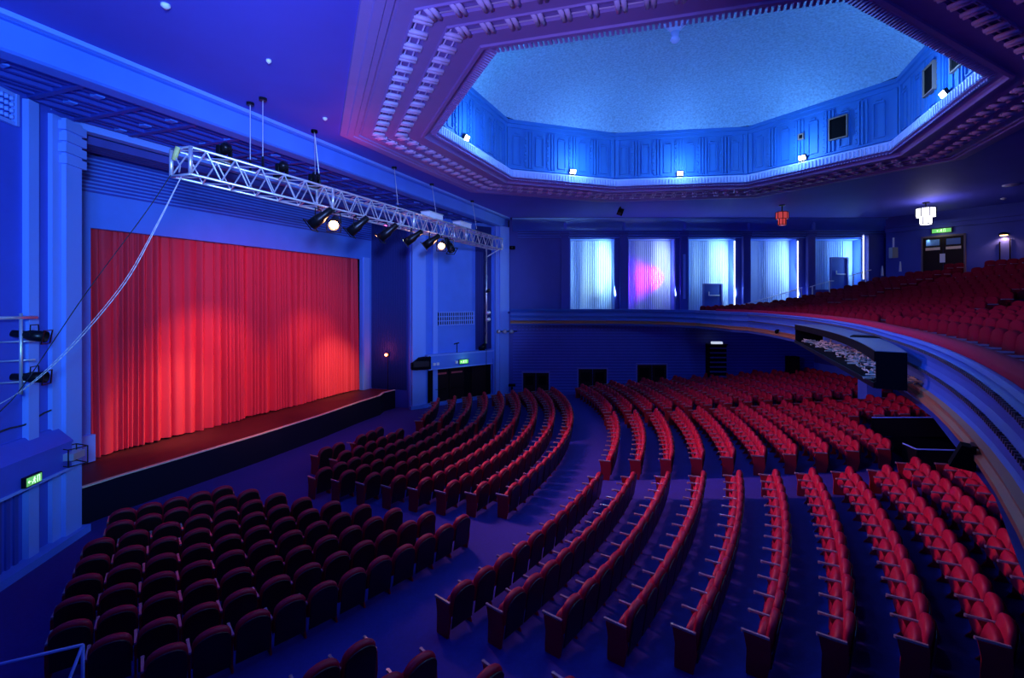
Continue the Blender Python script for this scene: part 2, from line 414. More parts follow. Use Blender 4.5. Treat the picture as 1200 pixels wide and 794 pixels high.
# ---- far side wall
def wall_box(mb, u0, u1, z0, z1, d, th):
    """slab on the side wall between picture-independent stations; face at distance d, th thick away from the hall"""
    s0, s1 = (u0 - PX) / FP * D, (u1 - PX) / FP * D
    c = far((s0 + s1) / 2, d + th / 2, (z0 + z1) / 2); mb.box(c, (s1 - s0, th, z1 - z0), PSI)
mb = MB(); wall_box(mb, 596, 1050, -6.2, -.75, D, .25); struct('wall_side_lower', mb, 'walld')
mb = MB()
for k in range(24):
    wall_box(mb, 601, 1050, -1.55 - k * .18, -1.49 - k * .18, D - .03, .04)
struct('trim_wall_reeding', mb, 'wall_shaded')
mb = MB()
for k in range(70): wall_box(mb, 606 + k * 4.2, 607.6 + k * 4.2, -1.95, -1.5, D - .05, .04)
struct('trim_wall_flutes', mb, 'walld')
struct('floor_slip', MB().box(far(9.4, D + .9, -.85), (24, 1.9, .12), PSI), 'carpet')
BAYS = [(669, 722), (739, 795), (811, 867), (886, 943), (963, 1022)]
mb = MB(); prev = 596
zt, zb = fv(277.5, D), -.8
for a, b in BAYS: wall_box(mb, prev, a, zb, zt + .01, D + .75, .25); prev = b
wall_box(mb, prev, 1050, zb, zt + .01, D + .75, .25); wall_box(mb, 596, 1050, zt, 5.0, D + .75, .25)
struct('wall_side_upper', mb, 'walld')
mb = MB()
for k, (a, b) in enumerate(BAYS):
    wall_box(mb, a - 11, a - 2.5, zb, zt + .12, D + .45, .3); wall_box(mb, a - 12.5, a - 1.5, zt + .10, zt + .18, D + .4, .35)
    wall_box(mb, a - 12, a - 1.8, zt + .22, zt + .30, D + .36, .4); wall_box(mb, a - 13, a - 1.2, zt + .33, zt + .40, D + .3, .5)
wall_box(mb, 1024, 1042, zb, zt + .2, D + .45, .3)
struct('trim_bay_pilasters', mb, 'walld')
mb = MB()
for z in (zt + .04, zt + .17, zt + .30, zt + .42): wall_box(mb, 606, 1050, z, z + .05, D + .62 - (z - zt) * .6, .2)
struct('trim_entablature', mb, 'wall')
# cove between the side wall and the ceiling
pa = far(fu(600, D), D)[:2]; pb = far(21.2, D)[:2]
struct('ceiling_cove', MB().sweep([pa, pb], [(0.02, H(4.98)), (0, H(4.92)), (-.12, H(4.85)), (-.3, H(4.7)), (-.5, H(4.45)), (-.62, H(4.25)), (-.9, H(4.25)), (-.9, H(5.05))]), 'wall', True)
mb = MB()
for (a, b) in BAYS: wall_box(mb, a - 8, a - 5, 4.3, 4.75, D + .25, .5)
struct('trim_cove_brackets', mb, 'wall')
# deep reveals and curtains in the bays, light from one upright strip each
for k, (a, b) in enumerate(BAYS):
    mb = MB(); d = D + 1.75
    for (x, yy) in ((a - .7, 1.4), (b, 1.4)): wall_box(mb, x, x + .7, zb, zt + .1, D + .75, yy)
    wall_box(mb, a - 1, b + 1, zt, zt + .1, D + .75, 1.4); wall_box(mb, a - 1, b + 1, zb - .1, zb, D + .75, 1.4); wall_box(mb, a - 1, b + 1, zb, zt, D + 2.1, .1)
    struct('window_%d' % (k + 1), mb, 'light')
    s0, s1 = (a - PX) / FP * D + .04, (b - PX) / FP * D - .04; n = 150; mb = MB()
    for z in (zb, zt - .02):
        for i in range(n + 1):
            s = s0 + (s1 - s0) * i / n; mb.v.append(far(s, d + .035 * math.sin(i * .95) + .05 * math.sin(i * .11 + k), z))
    for i in range(n): mb.f.append((i, i + 1, n + 2 + i, n + 1 + i))
    lab = ['pale pleated curtain in the leftmost lit bay, nearest the proscenium column', 'pale pleated curtain lit magenta, in the second bay from the proscenium', 'pale pleated curtain in the middle bay, with a blue door in front at its foot',
           'blue lit pleated curtain in the fourth bay, behind the white sloping handrail', 'pale pleated curtain in the last bay, behind the raised blue door'][k]
    tag(mb.build('bay_curtain', 'bayc', smooth=True), lab, 'curtain', 'curtains in the side wall bays')
    lc = [(.55, .95, 1), (.75, .8, 1), (.5, .85, 1), (.35, .6, 1), (.3, .65, 1)][k]
    o = area('bay_light', far(s1 - .10, D + .85, 1.9 if k < 4 else 2.6), far(s0 + 1.0, d + .15, 1.6 if k < 4 else 2.6), .10, [130, 65, 130, 115, 80][k], lc, sy=3.4 if k < 4 else 2.0)
    if k >= 2:
        st = MB(); st.box(far(s1 + .0, D + .72, (zt + zb) / 2 if k < 4 else (zt + .9) / 2 + .3), (.045, .05, (zt - zb) * .93 if k < 4 else 2.8), PSI)
        tag(st.build('light_strip', 'led'), ['', '', 'thin glowing strip on the right edge of the middle bay', 'thin bright strip on the right edge of the fourth bay', 'thin bright strip on the right edge of the last bay'][k], 'light strip', 'light strips at the bay edges')
spot('bay_magenta', far(fu(794, D), D + 1.0, 1.5), far(fu(768, D), D + 1.7, 1.35), 1900, (.75, .0, 1), 75, .9)
spot('bay_green', far(fu(721, D), D + 1.0, .9), far(fu(700, D), D + 1.7, .7), 60, (.7, 1, .3), 70, .9)
# chamfer wall at the back with double doors
def ch(t, off=0, z=0):
    v = Vector((K2[0] - K1[0], K2[1] - K1[1])); L = v.length; v /= L; n = Vector((v.y, -v.x))
    p = Vector(K1) + v * t + n * off; return (p.x, p.y, H(z))
CA = math.atan2(K2[1] - K1[1], K2[0] - K1[0])
def chbox(mb, t0, t1, z0, z1, o0, th): c = ch((t0 + t1) / 2, o0 + th / 2, (z0 + z1) / 2); mb.box(c, (t1 - t0, th, z1 - z0), CA)
mb = MB(); chbox(mb, -.1, 20, -6.5, 5.0, -.3, .28); struct('wall_back', mb, 'walld')
mb = MB(); chbox(mb, -.1, 20, 4.05, 4.3, -.02, .14); chbox(mb, -.1, 20, 4.3, 4.45, -.02, .26); struct('trim_back_cornice', mb, 'walld')

# ---- circle (balcony) front
path = [far((u - PX) / FP * d, d)[:2] for u, d in ((598, 28.15), (650, 28.15), (700, 28.1), (735, 27.9), (765, 27.4), (790, 26.6), (815, 25.5), (838, 24.0), (856, 22.6))]
def rf(t): return 27.5 + (.031 * (-8 - t) if t < -8 else 0)
A0 = len(path)
t = 20.0
while t > -28.5:
    path.append(pol(rf(t), t)[:2]); t -= 1.5
struct('wall_circle_front', MB().sweep(path, [(-.28, H(-1.6)), (-.28, H(-.62)), (0, H(-.62)), (.02, H(-.66)), (-.02, H(-.69)), (.02, H(-.72)), (.04, H(-.75)), (-.01, H(-.79)), (-.035, H(-.88)), (-.03, H(-.96)), (.0, H(-1.02)),
    (.01, H(-1.05)), (-.03, H(-1.08)), (-.06, H(-1.18)), (-.055, H(-1.27)), (-.03, H(-1.31)), (-.02, H(-1.45)), (-.05, H(-1.6))]), mat('circle_front_paint', (.035, .12, .50), .5))
struct('trim_circle_bronze', MB().sweep(path, [(-.03, H(-1.31)), (.03, H(-1.33)), (.0, H(-1.41)), (.05, H(-1.43)), (.05, H(-1.48)), (-.03, H(-1.49))]), 'gold')
mb = MB()
for off, z in ((.045, -.745), (.02, -1.035)):
    for i, p, a, d in along(path[A0:], off, .075, False, 0): mb.box((p.x, p.y, H(z)), (.034, .03, .034), a)
struct('trim_circle_beading', mb, mat('dull_bead_moulding', (.10, .075, .09), .6))
ap = path[A0 - 2:]
tag(MB().sweep(ap, [(-.24, H(-.62)), (-.24, H(-.55)), (-.20, H(-.515)), (-.11, H(-.51)), (-.05, H(-.54)), (-.03, H(-.60)), (-.04, H(-.62))]).build('plush_rail', 'pink', smooth=True), 'long curved crimson plush armrest along the top of the balcony front', 'rail')
# soffit under the circle, back wall and pier under it
mb = MB(); T_ = [34, 30, 26, 22, 18, 14, 10, 6, 2, -2, -8, -14, -20, -27]
for tt in T_: mb.v.append(pol(rf(tt) - .02, tt, H(-1.58)))
for tt in T_: mb.v.append(pol(37, tt, H(-1.9)))
n = len(T_)
for i in range(n - 1): mb.f.append((i, i + 1, n + i + 1, n + i))
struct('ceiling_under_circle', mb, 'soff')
mb = MB(); bw = MB(); T_ = list(range(34, -26, -3))
for tt in T_: mb.v += [pol(35.3, tt, H(-3.9)), pol(35.3, tt, H(-1.5))]; bw.v += [pol(35.3, tt, H(-6.2)), pol(35.3, tt, H(-3.9))]
for m_ in (mb, bw): m_.f += [(2 * i, 2 * i + 2, 2 * i + 3, 2 * i + 1) for i in range(len(T_) - 1)]
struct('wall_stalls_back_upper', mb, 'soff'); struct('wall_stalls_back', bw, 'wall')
mb = MB(); p = pol(32.9, 19.2); mb.box((p[0], p[1], H(-3.5)), (.65, .65, 5), .3); struct('pillar_under_circle', mb, 'wall')

# ---- circle stepped floor
def seat_top(r):
    T = [(28.5, -.45), (30, -.36), (31.7, -.25), (33.5, .02), (35.3, .38), (37.5, .9), (39.7, 1.55), (41, 2.1), (43, 2.9)]
    for (a, b), (c, d) in zip(T, T[1:]):
        if r <= c: return b + (d - b) * (r - a) / (c - a)
    return T[-1][1]
NR = 15; RP = .86
mb = MB()
def wall_limit(r, z=0, margin=.45):
    """largest angle at radius r that still lies inside the side wall"""
    t = 60.0
    while t > -30:
        p = pol(r, t); dd = p[0] * WX + p[1] * WY
        n = Vector((K2[1] - K1[1], -(K2[0] - K1[0]))).normalized(); cd = (Vector(p[:2]) - Vector(K1)).dot(n)
        if dd < D + .7 - margin and cd > margin: return t
        t -= .25
    return t
for k in range(NR + 1):
    r0 = 28.05 + k * RP; r1 = r0 + RP; z = seat_top(28.5 + k * RP) - .86
    t1 = wall_limit(r0, margin=.0); t0 = -27; q = 24
    for j in range(q):
        a, b = t0 + (t1 - t0) * j / q, t0 + (t1 - t0) * (j + 1) / q
        zl = seat_top(28.5 + (k - 1) * RP) - .86 if k else z - .3
        i = len(mb.v)
        mb.v += [pol(r0, a, H(zl)), pol(r0, b, H(zl)), pol(r0, a, H(z)), pol(r0, b, H(z)), pol(r1, a, H(z)), pol(r1, b, H(z))]
        mb.f += [(i, i + 1, i + 3, i + 2), (i + 2, i + 3, i + 5, i + 4)]
struct('floor_circle', mb, 'carpet')

# ================================================================== SEATS
def arch(w, h, n=9, k=1.0):
    """outline of a chair back: straight sides, arched top, in (y,z)"""
    pts = [(-w / 2, 0)]; r = w / 2
    hs = h - .17 * k
    for i in range(n + 1):
        a = PI - PI * i / n; pts.append((r * math.cos(a), hs + .17 * k * math.sin(a) ** .8))
    pts.append((w / 2, 0)); return pts
def pad(outline, t, bev, T):
    """rounded cushion with the given (y,z) outline, t thick along x"""
    mb = MB(); n = len(outline); c = (sum(p[0] for p in outline) / n, sum(p[1] for p in outline) / n)
    def ring(sc, x): return [(x, c[0] + (y - c[0]) * (1 - sc / .25), c[1] + (z - c[1]) * (1 - sc / .25)) for y, z in outline]
    R = [ring(bev, -t / 2), ring(bev * .3, -t / 2 + bev * .4), ring(0, -t / 2 + bev), ring(0, t / 2 - bev), ring(bev * .3, t / 2 - bev * .4), ring(bev, t / 2)]
    vs = [p for r in R for p in r]
    fs = [(k * n + i, k * n + (i + 1) % n, (k + 1) * n + (i + 1) % n, (k + 1) * n + i) for k in range(5) for i in range(n)]
    fs += [tuple(range(n))[::-1], tuple(range(5 * n, 6 * n))]
    return mb.add(vs, fs, T)
def seat_parts(kind):
    # local frame: the seat faces -x, its back at x=0, width along y
    RB = Matrix.Rotation(.16, 4, 'Y'); XZ = Matrix(((1, 0, 0, 0), (0, 0, 1, 0), (0, 1, 0, 0), (0, 0, 0, 1)))
    if kind == 'stalls':
        back = pad(arch(.498, .53, 11, 1.15), .12, .045, Matrix.Translation((-.02, 0, .36)) @ RB)
        shell = pad(arch(.47, .68, 9, 1.1), .03, .01, Matrix.Translation((.027, 0, .16)) @ RB)
        cush = pad([(-.22, .03), (-.232, .12), (-.228, .30), (-.19, .38), (0, .41), (.19, .38), (.228, .30), (.232, .12), (.22, .03), (.1, 0), (-.1, 0)], .14, .045,
                   Matrix.Translation((-.17, 0, .28)) @ Matrix.Rotation(.28, 4, 'Y'))
    else:
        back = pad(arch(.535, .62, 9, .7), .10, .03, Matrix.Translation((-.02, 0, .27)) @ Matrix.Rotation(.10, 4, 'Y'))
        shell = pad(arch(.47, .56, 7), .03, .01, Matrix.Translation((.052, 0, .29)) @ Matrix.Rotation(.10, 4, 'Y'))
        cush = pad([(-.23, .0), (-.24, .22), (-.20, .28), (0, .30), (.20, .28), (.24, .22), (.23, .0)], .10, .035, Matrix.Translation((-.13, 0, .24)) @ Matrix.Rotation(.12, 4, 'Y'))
    arm = MB(); arm.box((-.16, -.265, .615), (.36, .036, .03)); arm.tube((-.345, -.265, .594), (-.345, -.265, .631), .025, 8)
    std = MB(); std.prism([(-.24, .0), (-.02, 0), (-.06, .10), (-.05, .45), (.0, .60), (-.22, .60), (-.15, .45), (-.16, .10)], -.28, -.25, XZ)
    end = MB(); end.prism([(-.30, .0), (-.02, 0), (.04, .30), (.03, .59), (-.33, .59), (-.29, .36), (-.30, .12)], -.287, -.243, XZ)
    pl = 'red' if kind == 'stalls' else 'maroon'
    return dict(backrest=(back, pl), back_panel=(shell, 'shell'), seat_cushion=(cush, pl), armrest=(arm, 'arm'), side_standard=(std, 'side'), end_panel=(end, 'side'))
def mirror(mb): m = MB(); m.v = [(x, -y, z) for x, y, z in mb.v]; m.f = [f[::-1] for f in mb.f]; return m

ORD = 'first second third fourth fifth sixth seventh eighth ninth tenth eleventh twelfth thirteenth fourteenth fifteenth sixteenth seventeenth eighteenth nineteenth twentieth'.split()
def ordw(n):
    if n <= 20: return ORD[n - 1]
    tens = {2: 'twenty', 3: 'thirty', 4: 'forty', 5: 'fifty', 6: 'sixty'}
    te = {20: 'twentieth', 30: 'thirtieth', 40: 'fortieth', 50: 'fiftieth', 60: 'sixtieth'}
    return te[n] if n % 10 == 0 else tens[n // 10] + '-' + ORD[n % 10 - 1]
# block -> list of rows (r, t0, t1, row word)
def lin(a, b): return lambda k: a + b * k
stalls = []                                   # (x,y,z,rz, block, row, seat index, first?, last?)
def row(block, rown, r, t0, t1, skip=None):
    step = math.degrees(.53 / r); n = max(1, round((t1 - t0) / step)); step = (t1 - t0) / n
    seats = [(i, t0 + step * (i + .5)) for i in range(n)]
    seats = [(i, t) for i, t in seats if not (skip and skip(r, t))]
    for i, t in seats:
        p = pol(r, t, floor_z(r))
        dd = p[0] * WX + p[1] * WY
        if dd > D - .5: continue
        u, v, d_ = proj((p[0], p[1], p[2] + .8))
        if not (-40 < u < 1250 and v < 850): continue
        stalls.append((p, math.radians(t), block, rown, i + 1, i == seats[0][0], i == seats[-1][0], d_))
nearL = [(19.15, -30.9, -13.2), (18.35, -32.9, -14.2), (17.55, -34.6, -15.2), (16.75, -34.9, -16.2), (15.97, -34.9, -17.4), (15.17, -34.9, -18.6), (14.37, -35.0, -19.7), (13.57, -33.9, -21.3), (12.8, -34.0, -23.0)]
cen = [(19.15, -8.3, 11.3), (18.35, -9.3, 11.3), (17.55, -10.3, 11.3), (16.75, -11.1, 11.2), (15.97, -12.0, 11.0), (15.17, -12.9, 11.0), (14.37, -13.9, 11.0), (13.57, -14.9, 11.0), (12.75, -9.4, 5.6), (11.85, -9.6, 5.6)]
farF = [(19.15, 13.0, 36.0), (18.35, 13.0, 36.0), (17.55, 13.0, 36.2), (16.75, 13.0, 35.2), (15.97, 13.2, 35.0), (15.17, 13.4, 34.8), (14.37, 13.6, 34.4), (13.57, 13.8, 32.5), (12.75, 14.0, 31)]
for nm, L in (('near front block', nearL), ('centre front block', cen), ('far front block', farF)):
    for j, (r, a, b) in enumerate(L): row(nm, len(L) - j, r, a, b, (lambda r, t: -5.5 < t < -2.0 and r < 12.5) if nm.startswith('centre') else None)
def vskip(r, t): return (r > 29.6 and 3.6 < t < 13.2)
for k in range(15):
    r = 21.05 + .94 * k
    row('bottom edge block', k + 1, r, -23.6 + 1.05 * k - 1.45 * 10, -23.6 + 1.05 * k) if k < 4 else None
    row('near rear block', k + 1, r, -19.9 + .93 * k, -2.2 + .5 * k if k < 9 else 3.2)
    if k < 10: row('centre rear block', k + 1, r, 1.9 + .42 * k, 18.2, vskip)
    else: row('centre rear block', k + 1, r, 13.4, 18.2, vskip)
    lim = 36.5 if k < 10 else 33
    row('far rear block', k + 1, r, 19.9, lim)
GR = {b: 'red plush seats in the ' + b for b in ('near front block', 'centre front block', 'far front block', 'bottom edge block', 'near rear block', 'centre rear block', 'far rear block')}
ROWN = ['front row', 'second row', 'third row', 'fourth row', 'fifth row', 'sixth row', 'seventh row', 'eighth row', 'ninth row', 'tenth row', 'eleventh row', 'twelfth row', 'thirteenth row', 'fourteenth row', 'fifteenth row']

def proto(kind, name):
    e = bpy.data.objects.new(name, None); e.empty_display_size = .1
    P = seat_parts(kind); meshes = {}
    for n_, (m_, ma) in P.items():
        me = bpy.data.meshes.new(n_); me.from_pydata(m_.v, [], m_.f); me.update(); me.materials.append(M[ma])
        if n_ in ('backrest', 'seat_cushion'):
            for p in me.polygons: p.use_smooth = True
        meshes[n_] = me
    for n_ in ('armrest', 'side_standard', 'end_panel'):
        m_, ma = P[n_]; m_ = mirror(m_); me = bpy.data.meshes.new(n_); me.from_pydata(m_.v, [], m_.f); me.update(); me.materials.append(M[ma]); meshes[n_ + '_m'] = me
    return P, meshes
PS, MS = proto('stalls', 'theatre_chair')
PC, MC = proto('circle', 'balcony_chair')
def put_seat(name, meshes, p, a, label, cat, group, last, small=False, first=False):
    e = bpy.data.objects.new(name, None); C.objects.link(e); e.empty_display_size = .1
    e.location = p; e.rotation_euler = (0, 0, a); tag(e, label, cat, group)
    names = ['backrest', 'seat_cushion', 'armrest'] if small else ['backrest', 'back_panel', 'seat_cushion', 'armrest', 'end_panel' if first else 'side_standard']
    if last: names += ['armrest_m'] + ([] if small else ['end_panel_m'])
    for n_ in names:
        o = bpy.data.objects.new(n_.replace('_m', ''), meshes[n_]); C.objects.link(o); o.parent = e
    return e
def add_to(stuff, P, p, a, last, first=False):
    T = Matrix.Translation(p) @ Matrix.Rotation(a, 4, 'Z')
    for n_, (m_, ma) in P.items():
        if n_ == ('side_standard' if first else 'end_panel') and not (last and n_ == 'end_panel'): continue
        if not (n_ == 'end_panel' and not first): stuff.setdefault(ma, MB()).add(m_.v, m_.f, T)
        if last and n_ in ('armrest', 'end_panel'): q = mirror(m_); stuff[ma].add(q.v, q.f, T)
def build_stuff(stuff, name, label, cat):
    mats = list(stuff); V = []; F = []; MI = []
    for i, ma in enumerate(mats):
        b = len(V); V += stuff[ma].v; F += [tuple(b + j for j in f) for f in stuff[ma].f]; MI += [i] * len(stuff[ma].f)
    me = bpy.data.meshes.new(name); me.from_pydata(V, [], F); me.update()
    for ma in mats: me.materials.append(M[ma])
    me.polygons.foreach_set('material_index', MI)
    me.polygons.foreach_set('use_smooth', [mats[i] in ('red', 'maroon') for i in MI])
    o = bpy.data.objects.new(name, me); C.objects.link(o); tag(o, label, cat, kind='stuff'); return o

def in_frame(p):
    u, v, d = proj((p[0], p[1], p[2] + .7)); return -8 < u < 1208 and -5 < v < 806
vis = sorted([s for s in stalls if in_frame(s[0])], key=lambda s: s[7])
indiv = set(id(s) for s in vis[:300]); stuff = {}
for s in stalls:
    p, a, block, rown, i, first, last, d_ = s
    if id(s) in indiv:
        put_seat('theatre_chair', MS, p, a, 'red plush seat, %s from the near end, %s of the %s' % (ordw(i), ROWN[rown - 1], block), 'theatre seat', GR[block], last, False, first)
    else: add_to(stuff, PS, p, a, last, first)
build_stuff(stuff, 'distant_theatre_chairs', 'rest of the curved rows of red plush stalls seats towards the far wall', 'theatre seats')

# circle seats
circ = []
for k in range(NR):
    r = 28.55 + k * RP; t1 = wall_limit(r) - .6; step = math.degrees(.55 / r); z = seat_top(r) - .86; i = 0; t = t1
    aisle = lambda t: any(abs(t - c) < w for c, w in ((23.5, .85), (1.5 + 1.2 * k, .9 if k < 9 else 0)))
    while t > -26:
        i += 1
        if not aisle(t):
            p = pol(r, t, H(z)); u, v, d_ = proj((p[0], p[1], p[2] + .7))
            if u < 1225 and u > 0 and d_ > 2.5: circ.append((p, math.radians(t), k + 1, i, d_))
        t -= step
circ.sort(key=lambda s: s[4]); stuffc = {}
for j, (p, a, k, i, d_) in enumerate(circ):
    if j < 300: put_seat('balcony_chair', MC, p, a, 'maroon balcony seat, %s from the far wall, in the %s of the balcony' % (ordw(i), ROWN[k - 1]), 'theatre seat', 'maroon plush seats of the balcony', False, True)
    else: add_to(stuffc, PC, p, a, False)
if stuffc: build_stuff(stuffc, 'distant_balcony_chairs', 'rest of the maroon plush balcony seats towards the back and far wall', 'theatre seats')
print('SEATS stalls', len(stalls), 'in view', len(vis), 'circle', len(circ))

# ================================================================== LIGHTING RIG
# box truss hung in front of the proscenium
TX0, TX1, TZ0, TZ1, TY0, TY1 = -11.0, -10.4, H(2.66), H(3.24), 6.9, 22.9
tr = thing('lighting_truss', (-10.7, 14.9, TZ0), 'long white aluminium box truss hanging across the front of the stage', 'truss')
for x in (TX0, TX1):
    for z in (TZ0, TZ1): MB().tube((x, TY0, z), (x, TY1, z), .030, 8).build('chord', 'metal', tr, True)
ns = 24
def zigzag(fx):
    mb = MB(); st = (TY1 - TY0) / ns
    for k in range(ns):
        a = TY0 + st * k; b = a + st / 2; c = a + st; mb.tube(fx(a, 0), fx(b, 1), .017); mb.tube(fx(b, 1), fx(c, 0), .017)
    return mb
zigzag(lambda y, k: (TX1, y, TZ1 if k else TZ0)).build('front_bracing', 'metal', tr)
zigzag(lambda y, k: (TX0, y, TZ1 if k else TZ0)).build('rear_bracing', 'metal', tr)
zigzag(lambda y, k: (TX1 if k else TX0, y, TZ0)).build('lower_bracing', 'metal', tr)
zigzag(lambda y, k: (TX1 if k else TX0, y, TZ1)).build('upper_bracing', 'metal', tr)
for y in (TY0, TY0 + 4.0, TY0 + 8.0, TY0 + 12.0, TY1):
    mb = MB()
    for x in (TX0, TX1): mb.tube((x, y, TZ0), (x, y, TZ1), .04, 8)
    for z in (TZ0, TZ1): mb.tube((TX0, y, z), (TX1, y, z), .028, 8)
    mb.build('end_frame', 'metal', tr, True)
# suspension chains and motors
for i, (pts, lab) in enumerate([(((-11.0, 8.75), (-11.0, 8.75)), 'vertical steel chain holding the near end of the truss, rear one'), (((-10.45, 8.65), (-10.45, 8.65)), 'vertical steel chain holding the near end of the truss, front one'),
        (((-11.0, 10.8), (-10.45, 10.3)), 'slanting steel sling of the truss above the first spotlights'), (((-11.0, 10.8), (-10.95, 11.0)), 'upright steel sling of the truss above the first spotlights'),
        (((-11.2, 14.8), (-11.0, 14.8)), 'steel chain at the middle of the truss'), (((-11.3, 17.5), (-11.0, 17.5)), 'steel chain between the two white boxes on the truss'), (((-11.3, 21.2), (-11.0, 21.2)), 'steel chain near the far end of the truss')]):
    (x0, y0_), (x1, y1_) = pts; mb = MB(); n = 9
    mb.tube((x0, y0_, H(4.99)), (x1, y1_, TZ1), .011)
    t = tag(mb.build('hanging_chain', 'metal'), lab, 'chain', 'chains holding up the truss')
    MB().tube((x0, y0_, H(4.93)), (x0, y0_, H(5.0)), .09, 10).build('ceiling_plate', 'blackm', t)
    MB().tube((x0 + (x1 - x0) * .8, y0_ + (y1_ - y0_) * .8, TZ1 + .3), (x1, y1_, TZ1 + .02), .03, 8).build('shackle', 'blackm', t)
def par_can(loc, target, label, lit=None, sc=1.0, hang=TZ0, grp='spotlights hung under the truss'):
    """tin spotlight: body, lens, colour frame, yoke and clamp; its lens end looks along target"""
    d = (Vector(target) - Vector(loc)).normalized(); q = d.to_track_quat('Z', 'Y').to_matrix().to_4x4(); T = Matrix.Translation(loc) @ q
    e = thing('spotlight', loc, label, 'spotlight', grp)
    MB().lathe([(.03 * sc, -.40 * sc), (.075 * sc, -.38 * sc), (.085 * sc, -.16 * sc), (.12 * sc, -.06 * sc), (.125 * sc, .20 * sc), (.115 * sc, .20 * sc), (.11 * sc, .13 * sc)], 16, T).build('body', 'blackm', e, True)
    MB().lathe([(.108 * sc, .12 * sc), (.09 * sc, .14 * sc), (.01 * sc, .16 * sc)], 16, T).build('lens', lit or 'lens', e, True)
    fr = MB()
    for a, b in ((-.15, 0), (.15, 0)): fr.box((a * sc, 0, .215 * sc), (.02 * sc, .31 * sc, .02 * sc), 0, T)
    for a in (-.15, .15): fr.box((0, a * sc, .215 * sc), (.31 * sc, .02 * sc, .02 * sc), 0, T)
    fr.build('colour_frame', 'blackm', e)
    y = MB(); L = Vector(loc); side = Vector((-d.y, d.x, 0)); side = side.normalized() if side.length > .01 else Vector((0, 1, 0))
    for s in (-1, 1): y.tube(L + side * .15 * s * sc, L + side * .13 * s * sc + Vector((0, 0, .24 * sc)), .012 * sc)
    y.tube(L + side * .13 * sc + Vector((0, 0, .24 * sc)), L - side * .13 * sc + Vector((0, 0, .24 * sc)), .012 * sc)
    y.build('yoke', 'blackm', e)
    if hang: MB().tube(L + Vector((0, 0, .24 * sc)), (L.x, L.y, hang), .02, 6).build('clamp', 'blackm', e)
    return e
LZ = H(2.24)
sp_ = [(10.35, (-17, 8.0, 2.6), None, 'black spotlight left of the first glowing lamp under the truss'), (10.95, (-4, 3, 3.0), 'lampw', 'glowing warm spotlight under the near half of the truss, facing the seats'),
       (11.85, (-17, 9.5, 2.2), None, 'black spotlight just right of the first glowing lamp, tilted down left'), (13.3, (-17, 11.5, 2.6), None, 'black spotlight under the truss in front of the right curtain edge'),
       (14.75, (-15.5, 12.3, 4), None, 'black spotlight in front of the dark pleated drape'), (15.95, (-17, 12.5, 2.5), None, 'black spotlight left of the far glowing lamp'),
       (16.85, (-4, 4, 2.5), 'lampw', 'glowing warm spotlight under the far half of the truss'), (17.5, (-7, 15.5, 3.5), None, 'brown lit spotlight right of the far glowing lamp')]
for y, tg, lit, lab in sp_: par_can((-10.4, y, LZ), tg, lab, lit, 1.25)
for y, tg in ((10.95, (-4, 3, 3.0)), (16.85, (-4, 4, 2.5))):
    L = Vector((-10.4, y, LZ)); d = (Vector(tg) - L).normalized(); q = L + d * .32
    point('truss_lamp', q, 22, WARM, .05)
# the beams on the curtain and the stage
spot('curtain_beam_near', (-10.5, 13.0, H(2.2)), (-17.9, 12.4, H(-3.6)), 2300, (1, .40, .18), 44, .75)
spot('curtain_hot_near', (-10.5, 14.5, H(2.2)), (-17.9, 11.1, H(-4.0)), 4200, (.9, 1, .5), 24, 1)
spot('curtain_beam_far', (-10.5, 16.5, H(2.2)), (-17.9, 17.2, H(-3.6)), 1500, (1, .40, .18), 40, .75)
spot('curtain_hot_far', (-10.5, 15.5, H(2.2)), (-17.9, 18.9, H(-3.8)), 3600, (.9, 1, .5), 22, 1)
spot('curtain_fill', (-10.8, 14.0, H(2.6)), (-17.9, 14.5, H(-2.0)), 950, (1, .03, .28), 95, .8)
# moving heads and boxes on the truss
for x, y, lab in ((-10.9, 8.0, 'dark moving light standing on the near end of the truss'), (-10.9, 9.6, 'dark moving light on the truss, second from its near end'), (-10.9, 10.7, 'dark moving light on the truss beside the slanting sling')):
    e = thing('moving_light', (x, y, TZ1), lab, 'stage light', 'moving lights on top of the truss')
    MB().box((x, y, TZ1 + .08), (.3, .3, .1)).build('base', 'blackm', e)
    mb = MB(); mb.box((x, y - .15, TZ1 + .25), (.1, .04, .28)); mb.box((x, y + .15, TZ1 + .25), (.1, .04, .28)); mb.box((x, y, TZ1 + .135), (.1, .34, .03)); mb.build('yoke', 'blackm', e)
    MB().lathe([(.06, -.14), (.11, -.08), (.12, .1), (.09, .16)], 12, Matrix.Translation((x, y, TZ1 + .33)) @ Matrix.Rotation(.9, 4, 'Y')).build('head', 'blackm', e, True)
for y, lab in ((16.6, 'pale box lying on the truss, nearer one'), (19.1, 'pale box lying on the truss, farther one')):
    e = thing('dimmer_box', (-10.7, y, TZ1), lab, 'box', 'pale boxes on the truss')
    MB().box((-10.7, y, TZ1 + .15), (.4, 1.0, .22)).build('case', 'white', e); MB().box((-10.7, y, TZ1 + .28), (.43, 1.04, .04)).build('lid', 'metal', e)
